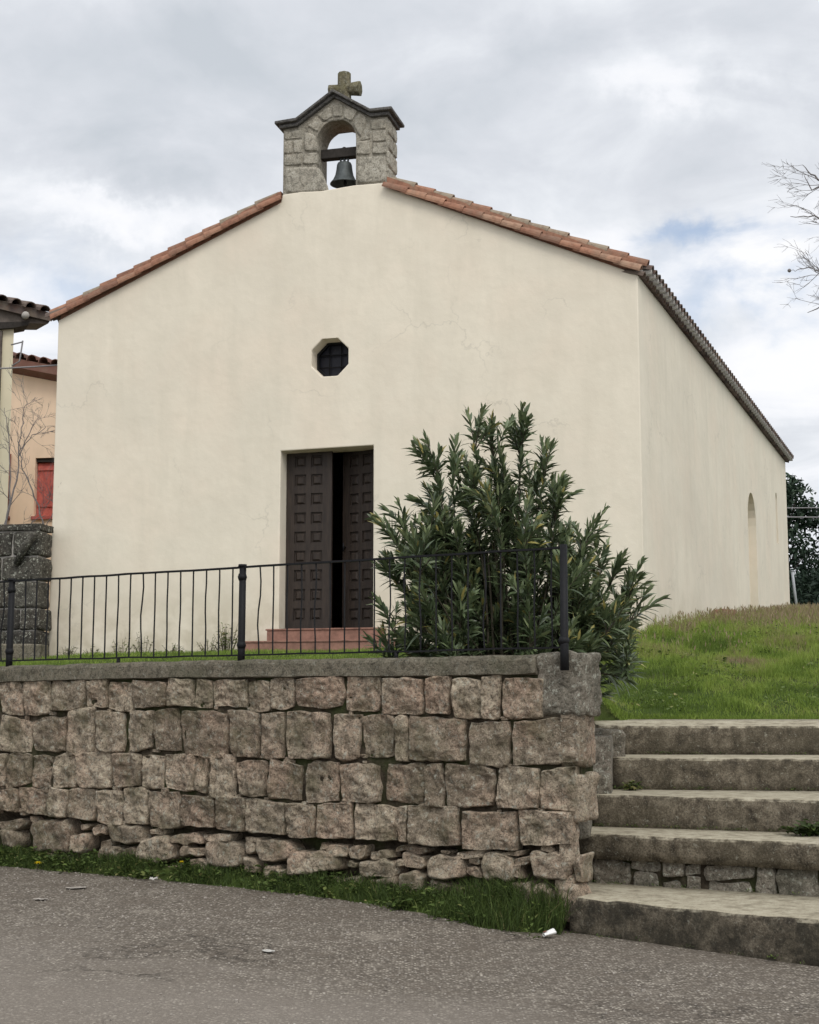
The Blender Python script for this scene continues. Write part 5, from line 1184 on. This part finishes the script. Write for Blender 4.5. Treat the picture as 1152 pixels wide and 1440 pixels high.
def scrap(name, x, y, z, sx, sy, label, mat='paper', rot=0, cat='litter', amp=.35, hgt=.02, seed=0):
    n = 7; vs = []
    for j in range(n+1):
        for i in range(n+1):
            a, b = i/n*2-1, j/n*2-1; a *= 1-.2*b*b; b *= 1-.25*a*a
            k = noise.noise(Vector((a*1.7+seed, b*1.7, seed*1.3))); px, py = a*sx*(1+.25*k), b*sy*(1+.25*noise.noise(Vector((b*2, a*2, seed))))
            vs.append((x+px*math.cos(rot)-py*math.sin(rot), y+px*math.sin(rot)+py*math.cos(rot), z+.008+abs(k)*hgt*2.2+hgt*.3*abs(a)))
    q = MB(); q.add(vs, [(j*(n+1)+i, j*(n+1)+i+1, (j+1)*(n+1)+i+1, (j+1)*(n+1)+i) for j in range(n) for i in range(n)])
    q.add([(v[0], v[1], v[2]-.003) for v in vs], [(j*(n+1)+i, (j+1)*(n+1)+i, (j+1)*(n+1)+i+1, j*(n+1)+i+1) for j in range(n) for i in range(n)])
    return tag(q.build(name, M[mat], None, origin=(x, y, z)), label, cat)
scrap('paper_scrap', *on_verge(-3.62, .37, .02), .036, .024, 'crumpled white scrap of paper on the verge left of centre', 'scrap', hgt=.018, seed=1)
scrap('dry_leaf', -2.70, 12.39, z_road(-2.70, 12.39)+.002, .085, .045, 'flat pale leaf lying on the road toward the left', 'pebble', .3, 'leaf', hgt=.005, seed=4)
scrap('flattened_paper', -.9, 9.785, z_road(-.9, 9.785)+.002, .030, .045, 'small flattened white paper on the open road left of centre', 'scrap', .6, hgt=.004, seed=7)
scrap('pale_leaf', -2.83, 11.75, z_road(-2.83, 11.75)+.002, .06, .03, 'smaller pale leaf on the road at the left below the flat one', 'pebble', -.2, 'leaf', hgt=.005, seed=9)
cup = empty('paper_cup', (.98, 10.90, .0), 'crushed white paper cup with an orange mark lying before the bottom step', 'cup')
q = MB(); ax = Vector((.92, .3, .25)).normalized(); c0 = Vector((.95, 10.89, .028)); vs = []; n = 14; sd_ = ax.cross(Vector((0, 0, 1))).normalized(); up_ = sd_.cross(ax)
for i, (t, r) in enumerate(((0, .022), (.03, .026), (.06, .030), (.085, .034), (.083, .031), (.03, .022))):
    for k in range(n):
        al = 2*math.pi*k/n; fl = .55+.12*math.sin(3*al+i); vs.append(c0+ax*t+sd_*math.cos(al)*r*1.2+up_*math.sin(al)*r*fl)
q.add(vs, [(i*n+k, i*n+(k+1) % n, (i+1)*n+(k+1) % n, (i+1)*n+k) for i in range(5) for k in range(n)]+[tuple(range(n))], True); q.build('cup_body', M['paper'], cup)
q = MB(); q.add([c0+ax*t+sd_*math.cos(al)*.036+up_*math.sin(al)*.021 for t in (.005, .03) for al in [1.2+.2*i for i in range(6)]], [(i, i+1, i+7, i+6) for i in range(5)]); q.build('cup_mark', M['rust'], cup)
q = MB(); q.tube([(-.05, 11.52, .05), (.12, 11.50, .05), (.28, 11.56, .045), (.42, 11.60, .04)], [.006, .008, .006, .003], 6); q.tube([(.12, 11.50, .05), (.17, 11.44, .05)], [.004, .002], 5)
tag(q.build('fallen_twig', M['twig'], None, origin=(-.05, 11.52, .04)), 'thin brown twig lying on the road beside the verge', 'twig')
# loose grit, denser toward the verge
g = np.random.default_rng(5); n = 5200; tt_ = g.uniform(-9, 5, n); oo = g.uniform(0, 1, n)**1.5*6.0+.1
ok_ = ~((tt_ > -.1) & (oo < 1.1+.0*tt_)); tt_, oo = tt_[ok_], oo[ok_]; n = len(tt_)
P = np.array([tuple(WA(a, 0, b)) for a, b in zip(tt_, oo)]); P[:, 2] = [z_road(p[0], p[1])+.003 for p in P]
sz = np.clip(g.lognormal(-5.3, .35, n), .002, .014)
cube = np.array([(sx, sy, sz_) for sz_ in (-1, 1) for sx, sy in ((-1, -1), (1, -1), (1, 1), (-1, 1))], float)
Vp = P[:, None, :]+cube[None]*(sz[:, None, None]*g.uniform(.5, 1.1, (n, 8, 3)))*np.array([1, 1, .6])
fc = np.array([(0, 3, 2, 1), (4, 5, 6, 7), (0, 1, 5, 4), (1, 2, 6, 5), (2, 3, 7, 6), (3, 0, 4, 7)])
Fp = (fc[None]+np.arange(n)[:, None, None]*8).reshape(-1, 4)
tag(np_mesh('road_grit', Vp.reshape(-1, 3), Fp, np.repeat(g.uniform(0, 1, n), 8), M['pebble'], None, smooth=False), 'loose pale grit scattered over the road surface', 'grit', kind='stuff')
